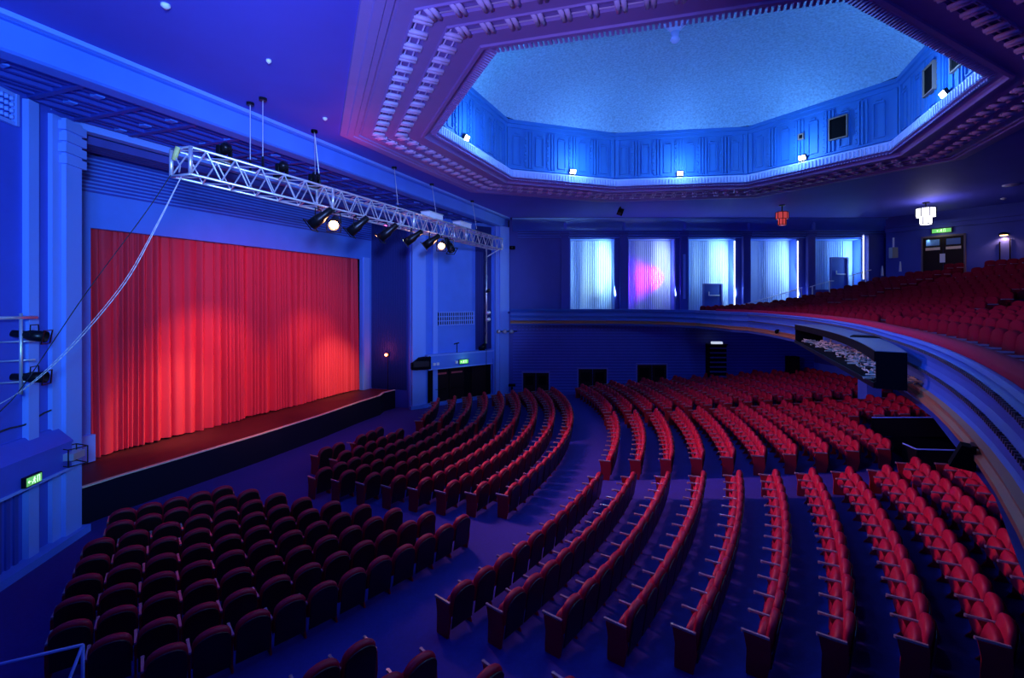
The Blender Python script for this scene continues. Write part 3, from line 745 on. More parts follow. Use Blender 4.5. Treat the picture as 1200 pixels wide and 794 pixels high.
# drop pole with lamps at the far end of the truss
e = thing('drop_pole', (-11, 22.2, H(-2.3)), 'upright grey pole with two small lamps under the far end of the truss', 'pole')
MB().tube((-11, 22.2, H(-2.35)), (-11, 22.2, TZ0), .045, 10).tube((-11, 22.2, H(2.2)), (-10.5, 22.75, H(2.66)), .03, 8).build('pole', 'metal', e, True)
for z in (-.75, -1.1, 0.4):
    L = (-10.85, 22.05, H(z)); mb = MB().lathe([(.05, -.15), (.09, 0), (.1, .14)], 12, Matrix.Translation(L) @ Matrix.Rotation(1.2, 4, 'Y') @ Matrix.Rotation(.5, 4, 'X'))
    mb.tube(L, (-11, 22.2, H(z)), .02); mb.build('lamp', 'metal' if z < 0 else 'blackm', e, True)
MB().path([(-11.03 + .05 * math.sin(i * 2.1), 22.16, H(2.5 - i * .42)) for i in range(13)], .015).build('cable_run', 'black', e)
MB().tube((-11, 22.2, H(-5.88)), (-11, 22.2, H(-2.3)), .012).build('tail_cable', 'black', e)
# ropes from the truss to the near wall
def smooth(pts, k=6):
    out = []; P = [Vector(p) for p in pts]; P = [2 * P[0] - P[1]] + P + [2 * P[-1] - P[-2]]
    for i in range(1, len(P) - 2):
        for j in range(k):
            t = j / k; a, b, c, d = P[i - 1:i + 3]
            out.append(.5 * ((2 * b) + (-a + c) * t + (2 * a - 5 * b + 4 * c - d) * t * t + (-a + 3 * b - 3 * c + d) * t ** 3))
    return out + [P[-2]]
W1 = [(-10.72, 6.93, H(2.65)), (-11.08, 6.61, H(1.41)), (-11.43, 6.31, H(.36)), (-11.92, 5.87, H(-.69)), (-12.31, 5.53, H(-1.36)), (-12.6, 5.28, H(-1.75)), (-12.87, 5.04, H(-2.02)), (-13.2, 4.7, H(-2.3))]
tag(MB().path(smooth(W1), .009).build('white_rope', 'cable', smooth=True), 'white rope sagging from the truss end to the near wall, thicker one', 'rope', 'white ropes from the truss end')
W2 = [(x + .02 + .10 * math.sin(i * .5), y - .02 - .10 * math.sin(i * .5), z - .01) for i, (x, y, z) in enumerate(W1)]
tag(MB().path(smooth(W2), .006).build('white_rope', 'cable', smooth=True), 'thin white rope running just beside the thicker rope from the truss end', 'rope', 'white ropes from the truss end')
W3 = [(-10.86, 6.8, H(2.65)), (-11.19, 6.51, H(1.8)), (-11.92, 5.87, H(.09)), (-12.6, 5.28, H(-1.64)), (-12.87, 5.04, H(-2.17)), (-13.2, 4.7, H(-2.7))]
tag(MB().path(smooth(W3), .009).build('black_rope', 'cabled', smooth=True), 'thin black cable falling nearly straight from the truss end to the near wall', 'cable')
e = thing('rigging_hook', (-10.8, 6.95, TZ1), 'yellow strap and hook at the near end of the truss', 'hook')
MB().tube((-10.75, 6.88, TZ1 + .03), (-10.85, 6.86, TZ1 - .25), .05, 8).build('strap', mat('yellow_strap', (.6, .6, .2)), e, True); MB().path([(-10.8, 6.86, TZ1 - .2), (-10.72, 6.9, TZ1 - .38), (-10.80, 6.93, TZ1 - .5)], .015).build('hook', 'metal', e)

# ================================================================== PROSCENIUM SIDES
def spt(side, t, off, z):
    x, y = sp(t); v = Vector((SP1[0] - SP0[0], SP1[1] - SP0[1])).normalized(); n = Vector((v.y, -v.x)); x += n.x * off; y += n.y * off
    x, y = mir(side, x, y); return (x, y, H(z))
SA = math.atan2(SP1[1] - SP0[1], SP1[0] - SP0[0]); SL = math.hypot(SP1[0] - SP0[0], SP1[1] - SP0[1])
def sbox(mb, side, t0, t1, z0, z1, o0, o1):
    c = spt(side, (t0 + t1) / 2, (o0 + o1) / 2, (z0 + z1) / 2); return mb.box(c, ((t1 - t0) * SL, o1 - o0, z1 - z0), SA if side == 'far' else -SA)
# far side: canopy, doors, exit sign, grille, speaker
e = thing('door_canopy', spt('far', .45, 0, -3.9), 'blue box canopy over the black doors beside the stage', 'canopy')
sbox(MB(), 'far', .13, .80, -3.80, -3.12, 0, .45).build('fascia', 'wall', e); sbox(MB(), 'far', .12, .81, -3.12, -3.04, 0, .5).build('top_ledge', 'light', e); sbox(MB(), 'far', .13, .80, -3.86, -3.80, 0, .47).build('bottom_ledge', 'light', e)
mb = MB(); sbox(mb, 'far', .155, .82, -5.9, -3.86, .0, .05); struct('door_1', mb, 'black')
for a, b, lab in ((.20, .38, ''), (.40, .57, '')): pass
e = thing('double_door', spt('far', .4, .05, -5.9), 'black double door under the blue canopy with pinkish strips near its top', 'door')
for a, b in ((.20, .355), (.365, .52)):
    sbox(MB(), 'far', a, b, -5.88, -3.95, .05, .09).build('door_leaf', 'doorb', e); sbox(MB(), 'far', a + .02, b - .02, -4.22, -4.12, .09, .10).build('push_plate', mat('dull_red_plate', (.55, .08, .08)), e)
    sbox(MB(), 'far', a + .02, b - .02, -5.05, -5.0, .09, .12).build('push_bar', 'blackm', e)
mb = MB(); sbox(mb, 'far', .60, .76, -5.88, -3.95, .05, .09)
tag(mb.build('side_door', 'doorb'), 'narrow dark door right of the black double door', 'door')
def exit_sign(name, T, wd, ht, lab):
    e = thing(name, T.translation, lab, 'exit sign', 'lit green exit signs')
    MB().box((0, 0, 0), (wd, .08, ht), 0, T).build('housing', 'blackm', e)
    MB().box((0, -.045, 0), (wd * .9, .012, ht * .8), 0, T).build('lit_panel', 'signg', e)
    m = MB(); s = ht * .8                       # running man, doorway and arrow
    m.box((-.02 * s, -.055, .30 * s), (.14 * s, .006, .14 * s), 0, T)
    def st(a, b, r=.035):
        m.tube(T @ Vector((a[0] * s, -.055, a[1] * s)), T @ Vector((b[0] * s, -.055, b[1] * s)), r * s, 5)
    st((-.04, .2), (-.10, -.08), .06); st((-.10, -.08), (-.28, -.16)); st((-.28, -.16), (-.34, -.34)); st((-.10, -.08), (.06, -.2)); st((.06, -.2), (.02, -.4)); st((-.05, .16), (.14, .04)); st((-.05, .16), (-.22, .06))
    m.box((.55 * s, -.055, .38 * s), (.34 * s, .006, .05 * s), 0, T); m.box((.40 * s, -.055, 0), (.05 * s, .006, .76 * s), 0, T); m.box((.72 * s, -.055, 0), (.05 * s, .006, .76 * s), 0, T)
    st((-.50, 0), (-.95, 0)); st((-.95, 0), (-.78, .16)); st((-.95, 0), (-.78, -.16))
    m.build('pictogram', 'signw', e); return e
p = spt('far', .475, .52, -3.55); exit_sign('exit_sign', Matrix.Translation(p) @ Matrix.Rotation(SA + .0, 4, 'Z'), .6, .26, 'small green exit sign on the canopy over the black doors')
point('exit_glow', spt('far', .475, .75, -3.5), 2.5, (.4, 1, .3), .05)
e = thing('wall_grille', spt('far', .42, .05, -1.1), 'pale upright-bar ventilation grille on the blue wall beside the stage', 'grille')
mb = MB()
for k in range(17): sbox(mb, 'far', .262 + k * .0222, .271 + k * .0222, -1.48, -.78, .05, .10)
mb.build('bars', 'light', e); mb = MB()
for z in (-1.50, -1.26, -1.02, -.78): sbox(mb, 'far', .255, .63, z, z + .05, .04, .11)
mb.build('rails', 'light', e); sbox(MB(), 'far', .255, .63, -1.5, -.74, .0, .035).build('backing', 'black', e)
sp2 = thing('wedge_speaker', spt('far', .07, .3, -3.9), 'black wedge loudspeaker fixed left of the canopy', 'loudspeaker')
T = Matrix.Translation(spt('far', .06, .42, -3.45)) @ Matrix.Rotation(SA - .3, 4, 'Z')
MB().prism([(-.5, -.3), (.5, -.3), (.5, .35), (-.1, .3), (-.5, 0)], -.28, .28, T @ Matrix.Rotation(PI / 2, 4, 'X')).build('cabinet', 'black', sp2); MB().box((0, -.30, 0), (.8, .02, .3), 0, T).build('front_grille', 'blackm', sp2)
for k, t_ in enumerate((.17, .205, .39)):
    e = tag(sbox(MB(), 'far', t_, t_ + .022, -3.62, -3.48, .45, .56).build('canopy_light', 'white'), ['small white lamp at the left end of the canopy', 'small white lamp second from the left end of the canopy', 'small white lamp just left of the exit sign on the canopy'][k], 'lamp', 'small lamps on the canopy front')
e = thing('stage_light', spt('far', .70, .3, -3.04), 'black stage light standing on the right end of the canopy', 'stage light')
p = spt('far', .70, .25, -2.85); MB().lathe([(.08, -.2), (.14, 0), (.15, .2)], 12, Matrix.Translation(p) @ Matrix.Rotation(1.2, 4, 'Y')).build('body', 'blackm', e, True)
MB().box(spt('far', .70, .25, -3.0), (.3, .2, .06), SA).build('base', 'black', e)
e = thing('microphone_stand', spt('far', .43, .3, -3.04), 'thin black post standing on the canopy above the exit sign', 'stand')
MB().tube(spt('far', .43, .25, -3.04), spt('far', .43, .25, -2.5), .025).build('post', 'black', e); MB().tube(spt('far', .40, .25, -2.55), spt('far', .45, .25, -2.5), .035).build('head', 'blackm', e)
# dark ribbed strip between the blue panel and the far column
mb = MB()
for k in range(11): mb.tube(spt('far', .655 + k * .016, .06, -3.0), spt('far', .655 + k * .016, .06, 4.3), .055, 6)
tag(mb.build('dark_ribbed_strip', 'pleat', smooth=True), 'narrow dark ribbed strip behind the upright pole at the far side of the stage', 'drape')
# red lamp in front of the pleated drape
e = thing('red_lamp', (-16.4, 21.0, H(-3.1)), 'small glowing red lamp in front of the dark pleated drape', 'lamp')
MB().lathe([(.05, 0), (.07, .05), (.05, .10), (.01, .12)], 10, Matrix.Translation((-16.4, 21.02, H(-3.03))) @ Matrix.Rotation(PI / 2, 4, 'X')).build('lens', 'lampr', e, True)
MB().box((-16.4, 21.12, H(-3.03)), (.16, .12, .16)).tube((-16.4, 21.12, H(-4.93)), (-16.4, 21.12, H(-3.1)), .02).build('housing', 'blackm', e)
point('red_lamp_light', (-16.3, 20.75, H(-3.03)), 14, (1, .05, .04), .03)
# near side: ledge with exit sign, lamps on a bar, small projector, grille
e = thing('side_ledge', spt('near', .3, 0, -4.0), 'blue sloping ledge over the doorway at the near side of the stage', 'canopy')
sbox(MB(), 'near', .10, 1.0, -4.0, -3.40, 0, .35).build('fascia', 'wall_shaded', e)  # ledge darkened with the same shaded blue
mb = MB(); mb.sweep([mir('near', *sp(.10)), mir('near', *sp(1.0))][::-1], [(0, H(-3.05)), (0.05, H(-3.05)), (.38, H(-3.38)), (.38, H(-3.42)), (0, H(-3.42))])
mb.build('sloping_top', 'wall_shaded', e); sbox(MB(), 'near', .09, 1.0, -4.06, -4.0, 0, .38).build('bottom_trim', 'light', e)
p = spt('near', .30, .40, -3.88); exit_sign('exit_sign', Matrix.Translation(p) @ Matrix.Rotation(-SA + PI, 4, 'Z'), .42, .22, 'green exit sign on the blue ledge at the left edge')
e = thing('small_projector', spt('near', .1, .45, -3.8), 'small grey projector at the end of the blue ledge', 'projector')
MB().box(spt('near', .115, .42, -3.72), (.36, .28, .16), -SA).build('body', 'metal', e); mb = MB()
p = Vector(spt('near', .115, .42, -3.72))
for dx in (-.22, .22):
    for dy in (-.18, .18): mb.tube(p + Vector((dx, dy, -.2)), p + Vector((dx, dy, .2)), .012)
for z in (-.2, .2):
    for a, b in (((-.22, -.18), (.22, -.18)), ((.22, -.18), (.22, .18)), ((.22, .18), (-.22, .18)), ((-.22, .18), (-.22, -.18))): mb.tube(p + Vector((*a, z)), p + Vector((*b, z)), .012)
mb.build('cage', 'blackm', e)
for z, lab in ((-.78, 'upper black spotlight on the upright bar at the left edge'), (-1.66, 'lower black spotlight on the upright bar at the left edge')):
    par_can(spt('near', .325, .55, z), (-6, 12, 3.5), lab, None, .95, None, 'spotlights at the left edge')
e = thing('lamp_bar', spt('near', .33, .3, -2.4), 'grey upright lamp bar with crosspiece on the blue wall at the left edge', 'pole')
MB().tube(spt('near', .34, .38, -2.0), spt('near', .34, .38, -.3), .03, 8).build('upright', 'metal', e, True)
mb = MB(); mb.tube(spt('near', .45, .38, -.38), spt('near', .275, .38, -.40), .035, 8)
for z in (-.9, -1.75, -1.3): mb.tube(spt('near', .34, .0, z), spt('near', .31, .5, z), .02, 6)
mb.build('crosspiece', 'metal', e, True)
e = thing('carved_grille', spt('near', .31, .05, 4.0), 'pale carved plaster grille high on the near wall at the left edge', 'grille')
mb = MB(); sbox(mb, 'near', .285, .37, 3.70, 3.78, .02, .1); sbox(mb, 'near', .285, .37, 4.3, 4.38, .02, .1); sbox(mb, 'near', .283, .295, 3.70, 4.38, .02, .12)
mb.build('frame', 'light', e); mb = MB()
for k in range(3):
    for j in range(4): c = Vector(spt('near', .31 + k * .02, .06, 3.86 + j * .13)); mb.tube(c, c + Vector((.03, .05, 0)), .05, 8)
mb.build('rosettes', 'light', e)
e = tag(MB().path([Vector(spt('near', .10 + .03 * i, .06, -2.62 - .02 * i + .04 * math.sin(i))) for i in range(10)], .02).build('wall_cable', 'cabled'), 'dark cable run clipped along the near wall above the ledge', 'cable')
tag(MB().path([Vector(spt('near', .20 + .012 * i, .10, -5.7 + .12 * i)) for i in range(2)], .01).build('floor_cable', 'cable'), 'short pale cable on the near wall by the floor', 'cable')
# handrail at the bottom left
e = thing('hand_rail', (-8.4, 4.0, 0), 'blue white handrail in the bottom left corner of the stalls', 'handrail')
a = Vector((-8.36, 4.09, H(-4.9))); b = Vector((-9.9, 2.62, H(-4.9)))
MB().tube(a, b, .022, 8).build('top_rail', 'light', e, True); MB().tube(a, (-8.36, 4.09, .0), .022, 8).build('post', 'light', e, True)
MB().tube(a + Vector((-.0, 0, 0)), (-8.15, 3.55, 0.0), .02, 8).build('brace', 'light', e, True)

# ================================================================== FAR SIDE WALL DETAILS
def wbox(mb, u0, u1, z0, z1, d, th):
    s0, s1 = fu(u0, d), fu(u1, d); return mb.box(far((s0 + s1) / 2, d + th / 2, (z0 + z1) / 2), (s1 - s0, th, z1 - z0), PSI)
for i, (a, b, v, lab) in enumerate(((613, 643, 436.5, 'leftmost'), (678, 711, 432, 'middle'), (747, 781, 427, 'rightmost'))):
    e = thing('stalls_door', far(fu((a + b) / 2, D), D, -5.9), '%s of the three dark double doors low in the far side wall' % lab, 'door', 'dark doors in the far side wall')
    zt_ = fv(v, D); mb = MB(); wbox(mb, a - 1.5, a, -5.85, zt_ + .08, D - .06, .08); wbox(mb, b, b + 1.5, -5.85, zt_ + .08, D - .06, .08); wbox(mb, a, b, zt_, zt_ + .08, D - .06, .08)
    mb.build('door_frame', 'jamb', e); m_ = (a + b) / 2
    for x0, x1 in ((a, m_ - .2), (m_ + .2, b)):
        wbox(MB(), x0, x1, -5.85, zt_, D - .035, .04).build('door_leaf', 'doorb', e); wbox(MB(), x0 + 3, x1 - 3, zt_ - .75, zt_ - .2, D - .045, .02).build('glass_panel', 'black', e)
for k, (a, b, z0, z1, lab) in enumerate(((825.5, 845.5, -.8, fv(333.5, D), 'blue fire door with a white bar in front of the middle bay curtain'), (975, 993, .55, fv(302.5, D), 'raised blue door with a white bar in the last bay'))):
    e = thing('bay_door', far(fu((a + b) / 2, D), D + 1.0, z0), lab, 'door', 'blue doors in the curtained bays'); d = D + 1.0
    q = d / D; a = PX + (a - PX); mb = MB(); wbox(mb, a - 1.6, a, z0, z1 * q + .06, d, .15); wbox(mb, b, b + 1.6, z0, z1 * q + .06, d, .15); wbox(mb, a, b, z1 * q - .0, z1 * q + .08, d, .15); mb.build('door_frame', 'jamb', e)
    wbox(MB(), a, b, z0, z1 * q, d + .04, .05).build('door_leaf', 'doorblue', e)
    mb = MB(); zz = z0 + 1.0; wbox(mb, a + 5, b - 2, zz, zz + .05, d - .02, .05); wbox(mb, a + 5, a + 6, zz, zz + .25, d - .02, .05); mb.build('push_bar', 'white', e)
    if k: MB().box(far(fu(975, d), d, z0 / 2 - .4), (2.4, .9, z0 + .85), PSI).build('landing', 'walld', e)
def rail(name, pts, lab, grp, posts, pm='white'):
    e = thing(name, pts[0], lab, 'handrail', grp); MB().path(pts, .028, 8).build('top_rail', pm, e)
    for p, zb_ in posts: MB().tube((p[0], p[1], zb_), p, .03, 8).build('post', pm, e)
def fp(u, v, d): return far(fu(u, d), d, fv(v, d))
d = D - .1
rail('circle_handrail', [fp(868, 357.5, d), fp(905, 347.5, d), fp(940, 337, d)], 'thin white handrail sloping up across the fourth bay', 'white handrails along the side steps', [(fp(873, 356, d), H(-.9)), (fp(904, 348, d), H(-.5)), (fp(939, 337.5, d), H(-.2))])
rail('circle_handrail', [fp(949, 336, d), fp(973, 329, d), fp(977, 329, d)], 'short white handrail below the fourth pilaster', 'white handrails along the side steps', [(fp(952, 335, d), H(.2)), (fp(972, 330, d), H(.3))])
rail('circle_handrail', [fp(994, 323.5, d), fp(1021, 316, d)], 'white handrail sloping up beside the raised blue door', 'white handrails along the side steps', [(fp(1000, 322, d), H(.6)), (fp(1014, 318, d), H(.8))])
for u, v, lab in ((1034, 314, 'short white post at the wall corner right of the last bay'), (1055, 309, 'short white post on the steps left of the exit doors')):
    tag(MB().lathe([(.07, 0), (.05, .4), (.03, .6)], 8, Matrix.Translation(fp(u, v + 9, D - .8))).build('white_post', 'white'), lab, 'post', 'white posts by the circle steps')
e = thing('wall_speaker', fp(1047, 296, 27.6), 'small grey loudspeaker on the blue back wall left of the exit doors', 'loudspeaker')
c = fp(1047, 296, 27.7); MB().box(c, (.32, .3, .62), PSI).build('cabinet', mat('grey_case', (.3, .3, .33)), e); MB().tube((c[0], c[1], c[2] + .3), (c[0], c[1], c[2] + .9), .05).build('bracket', 'white', e)
mb = MB(); wbox(mb, 801, 803.5, fv(350, D), fv(297, D), D + .35, .1); tag(mb.build('pale_pilaster_strip', 'light'), 'thin pale upright strip left of the middle bay', 'strip')
# fixtures on the column
e = thing('column_lights', fp(594, 388, D - .6), 'pair of small dark lamps clamped to the column at the far balcony end', 'lamp')
c = Vector(fp(594, 388, D - .7)); MB().tube(c - Vector((.6, .2, 0)), c + Vector((.6, .2, 0)), .03).build('bar', 'blackm', e)
for k in (-.45, -.1, .3): MB().lathe([(.08, -.12), (.12, .12)], 10, Matrix.Translation(c + Vector((k, k * .3, -.03))) @ Matrix.Rotation(1.3, 4, 'X')).build('lamp_head', 'metal', e, True)
MB().tube(c, c + Vector((0, .8, 0)), .025).build('arm', 'blackm', e)
e = thing('camera_box', fp(600.5, 290, D - .1), 'small black box high on the pale column beside the stage', 'box'); MB().box(fp(600.5, 290, D - .08), (.34, .16, .2), PSI).build('case', 'black', e)
MB().lathe([(.05, 0), (.05, .05)], 10, Matrix.Translation(fp(600.5, 290, D - .16)) @ Matrix.Rotation(PI / 2, 4, 'X')).build('lens', 'lens', e)
e = thing('lectern', fp(600, 466, D - .8), 'small dark lectern at the foot of the column by the far seats', 'lectern')
MB().tube(fp(600, 470, D - .7), fp(600, 453, D - .7), .06).build('post', 'black', e); MB().box(fp(600, 451, D - .7), (.4, .3, .12), PSI).build('top', 'black', e)
# louvred tower and dark pier behind the stalls
fz = floor_z(34.0); c = far(fu(839, 28.0), 28.0)
e = thing('equipment_tower', (c[0], c[1], fz), 'dark blue louvred tower with a pale lamp on top against the far wall', 'tower')
hh = H(fv(403, 28.0)) - fz
MB().box((c[0], c[1], fz + hh / 2), (1.05, .6, hh), PSI).build('cabinet', 'black', e); mb = MB()
for k in range(9): p = far(fu(839, 28.0), 27.62, fv(403, 28.0) - .2 - k * .28); mb.box(p, (.95, .16, .06), PSI)
mb.build('louvres', mat('dark_blue_louvre', (.05, .08, .4), .4), e)
MB().box(far(fu(838.5, 28), 27.8, fv(403, 28) + .09), (.6, .3, .14), PSI).build('top_lamp', mat('pale_lit_lamp', (.9, .9, 1), .4, emis=(.7, .8, 1), es=.8), e); MB().box(far(fu(838.5, 28), 27.8, fv(403, 28) + .02), (1.1, .65, .05), PSI).build('cap', 'blackm', e)
e = thing('black_speaker', far(fu(928, 27.6), 27.6, -4.2), 'narrow black loudspeaker standing behind the far stalls seats', 'loudspeaker'); c = far(fu(928.5, 27.6), 27.6)
MB().box((c[0], c[1], H(-4.35)), (.6, .5, 1.9), PSI).build('cabinet', 'black', e); MB().box((c[0] + WX * -.27, c[1] + WY * -.27, H(-4.2)), (.5, .03, 1.2), PSI).build('front_grille', 'blackm', e)

# ---- back wall: exit doors, sign, sconce
def cht(u):
    q = (u - PX) / FP; w_ = (28.6 * q - 21) / (3.6 + 4.7 * q); return w_ * math.hypot(3.6, 4.7), 28.6 - 4.7 * w_
e = thing('exit_double_door', ch(cht(1106)[0], 0, 1.6), 'dark double exit doors with cream push plates at the back of the balcony', 'door')
dd = cht(1106)[1]; z1 = fv(277.5, dd); z0 = z1 - 2.2; t0, t1 = cht(1082)[0], cht(1130)[0]; tm = (t0 + t1) / 2
mb = MB(); chbox(mb, t0 - .08, t0, z0, z1 + .1, 0, .12); chbox(mb, t1, t1 + .08, z0, z1 + .1, 0, .12); chbox(mb, t0 - .08, t1 + .08, z1, z1 + .1, 0, .12); mb.build('door_frame', mat('brown_door_frame', (.14, .09, .12)), e)
for a, b in ((t0, tm - .01), (tm + .01, t1)):
    m_ = MB(); chbox(m_, a, b, z0, z1, .0, .05); lf = m_.build('door_leaf', 'doorb', e)
    m_ = MB(); chbox(m_, a + .12, b - .12, z1 - .72, z1 - .57, .05, .02); m_.build('push_plate', mat('lit_cream_plate', (.85, .6, .45), .5), e)
    m_ = MB(); chbox(m_, a + .14, b - .14, z1 - .46, z1 - .12, .05, .02); m_.build('wired_glass', 'glass', e)
m_ = MB(); chbox(m_, tm - .14, tm + .10, z1 - 1.45, z1 - .95, .06, .02); m_.build('notice', 'white', e)
tt, dq = cht(1104); p = ch(tt, .08, fv(270.2, dq)); exit_sign('exit_sign', Matrix.Translation(p) @ Matrix.Rotation(CA, 4, 'Z'), .95, .28, 'green exit sign above the double doors at the back of the balcony')
point('door_glow', ch(tt, .6, fv(272, dq)), 8, (.7, .8, .4), .1)
tt, dq = cht(1177); p = ch(tt, .15, fv(275, dq)); e = thing('wall_sconce', p, 'small warm wall lamp shining down on the back wall at the right edge', 'wall lamp')
MB().lathe([(.22, -.02), (.20, .06), (.10, .12)], 14, Matrix.Translation(p)).build('shade', 'blackm', e, True); MB().lathe([(.14, -.05), (.16, -.03)], 14, Matrix.Translation(p)).build('bulb', 'sconce', e)
MB().tube(p, ch(tt, 0, fv(275, dq)), .04).build('bracket', 'blackm', e)
spot('sconce_light', (p[0], p[1], p[2] - .08), (p[0], p[1], p[2] - 3), 90, (1, .5, .25), 150, .5)
for k, u in enumerate((1171, 1183)):
    tt, dq = cht(u); mb = MB(); chbox(mb, tt, tt + .05, .9, fv(283 if k == 0 else 279, dq), .02, .05); tag(mb.build('wall_conduit', 'black'), ['thin dark upright pipe left under the warm wall lamp', 'thin dark upright pipe right under the warm wall lamp'][k], 'pipe', 'pipes below the wall lamp')

# ================================================================== CEILING ITEMS
def lantern(x, y, zt_, r, h, g, lab, stem):
    e = thing('ceiling_lantern', (x, y, H(5)), lab, 'hanging lamp', None)
    MB().tube((x, y, zt_), (x, y, H(5.0)), .03, 8).tube((x, y, H(4.95)), (x, y, H(5.0)), .16, 12).build('stem', 'blackm', e)
    MB().lathe([(r * .92, zt_ - h * .55), (r, zt_ - h * .52), (r, zt_ - .04), (r * .85, zt_)], 8, Matrix.Translation((x, y, 0))).build('upper_glass', g, e)
    MB().lathe([(r * .50, zt_ - h), (r * .64, zt_ - h + .03), (r * .64, zt_ - h * .55)], 8, Matrix.Translation((x, y, 0))).build('lower_glass', g, e)
    mb = MB()
    for i in range(8):
        a = 2 * PI * i / 8; ca, sa = math.cos(a), math.sin(a)
        mb.tube((x + r * 1.01 * ca, y + r * 1.01 * sa, zt_ - h * .54), (x + r * 1.01 * ca, y + r * 1.01 * sa, zt_ - .03), .022, 5)
        mb.tube((x + r * .65 * ca, y + r * .65 * sa, zt_ - h), (x + r * .65 * ca, y + r * .65 * sa, zt_ - h * .55), .02, 5)
        b = 2 * PI * (i + 1) / 8
        for rr, z in ((r * 1.01, zt_ - h * .54), (r * 1.01, zt_ - .03), (r * .65, zt_ - h + .02)): mb.tube((x + rr * ca, y + rr * sa, z), (x + rr * math.cos(b), y + rr * math.sin(b), z), .02, 5)
    mb.build('glass_bars', 'blackm', e)
c = far(fu(1085, 24.1), 24.1); lantern(c[0], c[1], H(fv(243.5, 24.1)), .44, .86, 'glow', 'bright white two-tier glass lantern hanging from the ceiling at the right', 1)
point('lantern_light', (c[0], c[1] - .9, H(4.1)), 45, (.6, .55, 1), .3)
c = far(fu(916.5, 24.8), 24.8); lantern(c[0], c[1], H(fv(248, 24.8)), .31, .72, 'glowr', 'small red two-tier glass lantern hanging left of the white one', 1)
p = (-4.42, 25.17); e = thing('ceiling_projector', (p[0], p[1], H(5)), 'small black spotlight hanging from the ceiling above the first bays', 'spotlight')
MB().tube((p[0], p[1], H(4.8)), (p[0], p[1], H(5)), .04).build('bracket', 'blackm', e); MB().box((0, 0, 0), (.3, .42, .26), 0, Matrix.Translation((p[0], p[1], H(4.72))) @ Matrix.Rotation(.5, 4, 'X') @ Matrix.Rotation(.4, 4, 'Y')).build('body', 'black', e)
MB().lathe([(.10, 0), (.10, .06)], 10, Matrix.Translation((p[0], p[1] - .2, H(4.6))) @ Matrix.Rotation(2.0, 4, 'X')).build('lens', 'lens', e)
def onceil(u, v): d_ = 5 * FP / (VY - v); return far(fu(u, d_), d_)
for (u, v, r, lab) in ((194, 5, .07, 'white smoke detector on the ceiling near the top left'), (315, 70, .05, 'small white ceiling detector above the truss chains'), (381, 138, .06, 'small pale ceiling fitting beside the octagon corner'), (1176, 232, .12, 'tiny pale ceiling fitting near the right edge'), (1185, 216, .3, 'oval ceiling vent near the right edge')):
    x, y, _ = onceil(u, v); e = thing('smoke_detector' if r < .2 else 'ceiling_vent', (x, y, H(5)), lab, 'ceiling fitting', 'small fittings on the ceiling')
    MB().lathe([(r * .5, H(4.93)), (r, H(4.96)), (r, H(5.0))], 14, Matrix.Translation((x, y, 0))).build('cover', 'white', e, True); MB().lathe([(r * .3, H(4.915)), (r * .3, H(4.93))], 10, Matrix.Translation((x, y, 0))).build('sensor', 'metal', e)
# pendant boss in the dome
bz = H(8.95); e = thing('dome_boss', (cx, cy, bz), 'pale plaster boss hanging at the centre of the azure dome', 'ceiling boss')
MB().lathe([(.42, bz + .05), (.46, bz - .02), (.40, bz - .10), (.22, bz - .2), (.14, bz - .42)], 20, Matrix.Translation((cx, cy, 0))).build('rosette', 'fluted', e, True)
MB().lathe([(.14, bz - .40), (.12, bz - .6), (.16, bz - .66), (.10, bz - .74), (.02, bz - .78)], 16, Matrix.Translation((cx, cy, 0))).build('drop', 'fluted', e, True)
mb = MB()
for i in range(8): a = 2 * PI * i / 8; mb.tube((cx + .40 * math.cos(a), cy + .40 * math.sin(a), bz - .06), (cx + .17 * math.cos(a), cy + .17 * math.sin(a), bz - .3), .05, 6)
mb.build('scrolls', 'fluted', e, True)
# floodlights on the drum ledge
def on_lip(i, f, off):
    P = offset(LIP, off, True); a = Vector(P[i]); b = Vector(P[(i + 1) % 8]); p = a + (b - a) * f; d = (b - a).normalized(); return p, d, Vector((d.y, -d.x))
FL = [(7, .62, 'floodlight on the drum ledge nearest the stage'), (6, .42, 'floodlight on the drum ledge, second from the stage side'), (5, .50, 'floodlight in the middle of the far drum ledge'), (4, .57, 'floodlight on the drum ledge below the black opening'), (3, .42, 'floodlight on the right drum ledge below two black openings')]
for i, f, lab in FL:
    p, d, n = on_lip(i, f, -.2); e = thing('ledge_floodlight', (p.x, p.y, H(5.42)), 'glowing white ' + lab, 'floodlight', 'glowing floodlights on the drum ledge')
    ang = math.atan2(d.y, d.x); T = Matrix.Translation((p.x, p.y, H(5.62))) @ Matrix.Rotation(ang, 4, 'Z') @ Matrix.Rotation(-.5, 4, 'X')
    MB().box((0, -.05, 0), (.30, .10, .22), 0, T).build('housing', 'blackm', e); MB().box((0, .005, 0), (.24, .02, .16), 0, T).build('lens', 'lampf', e)
    MB().box((p.x, p.y, H(5.46)), (.2, .06, .1), ang).build('bracket', 'blackm', e)
    q = p - n * .75; point('floodlight_beam', (q.x, q.y, H(5.95)), 125, (.20, .50, 1), .06)
for i, f in ((0, .5), (1, .3), (1, .7), (2, .5)):
    p, d, n = on_lip(i, f, -.8); point('floodlight_beam', (p.x, p.y, H(5.95)), 135, (.20, .50, 1), .06)
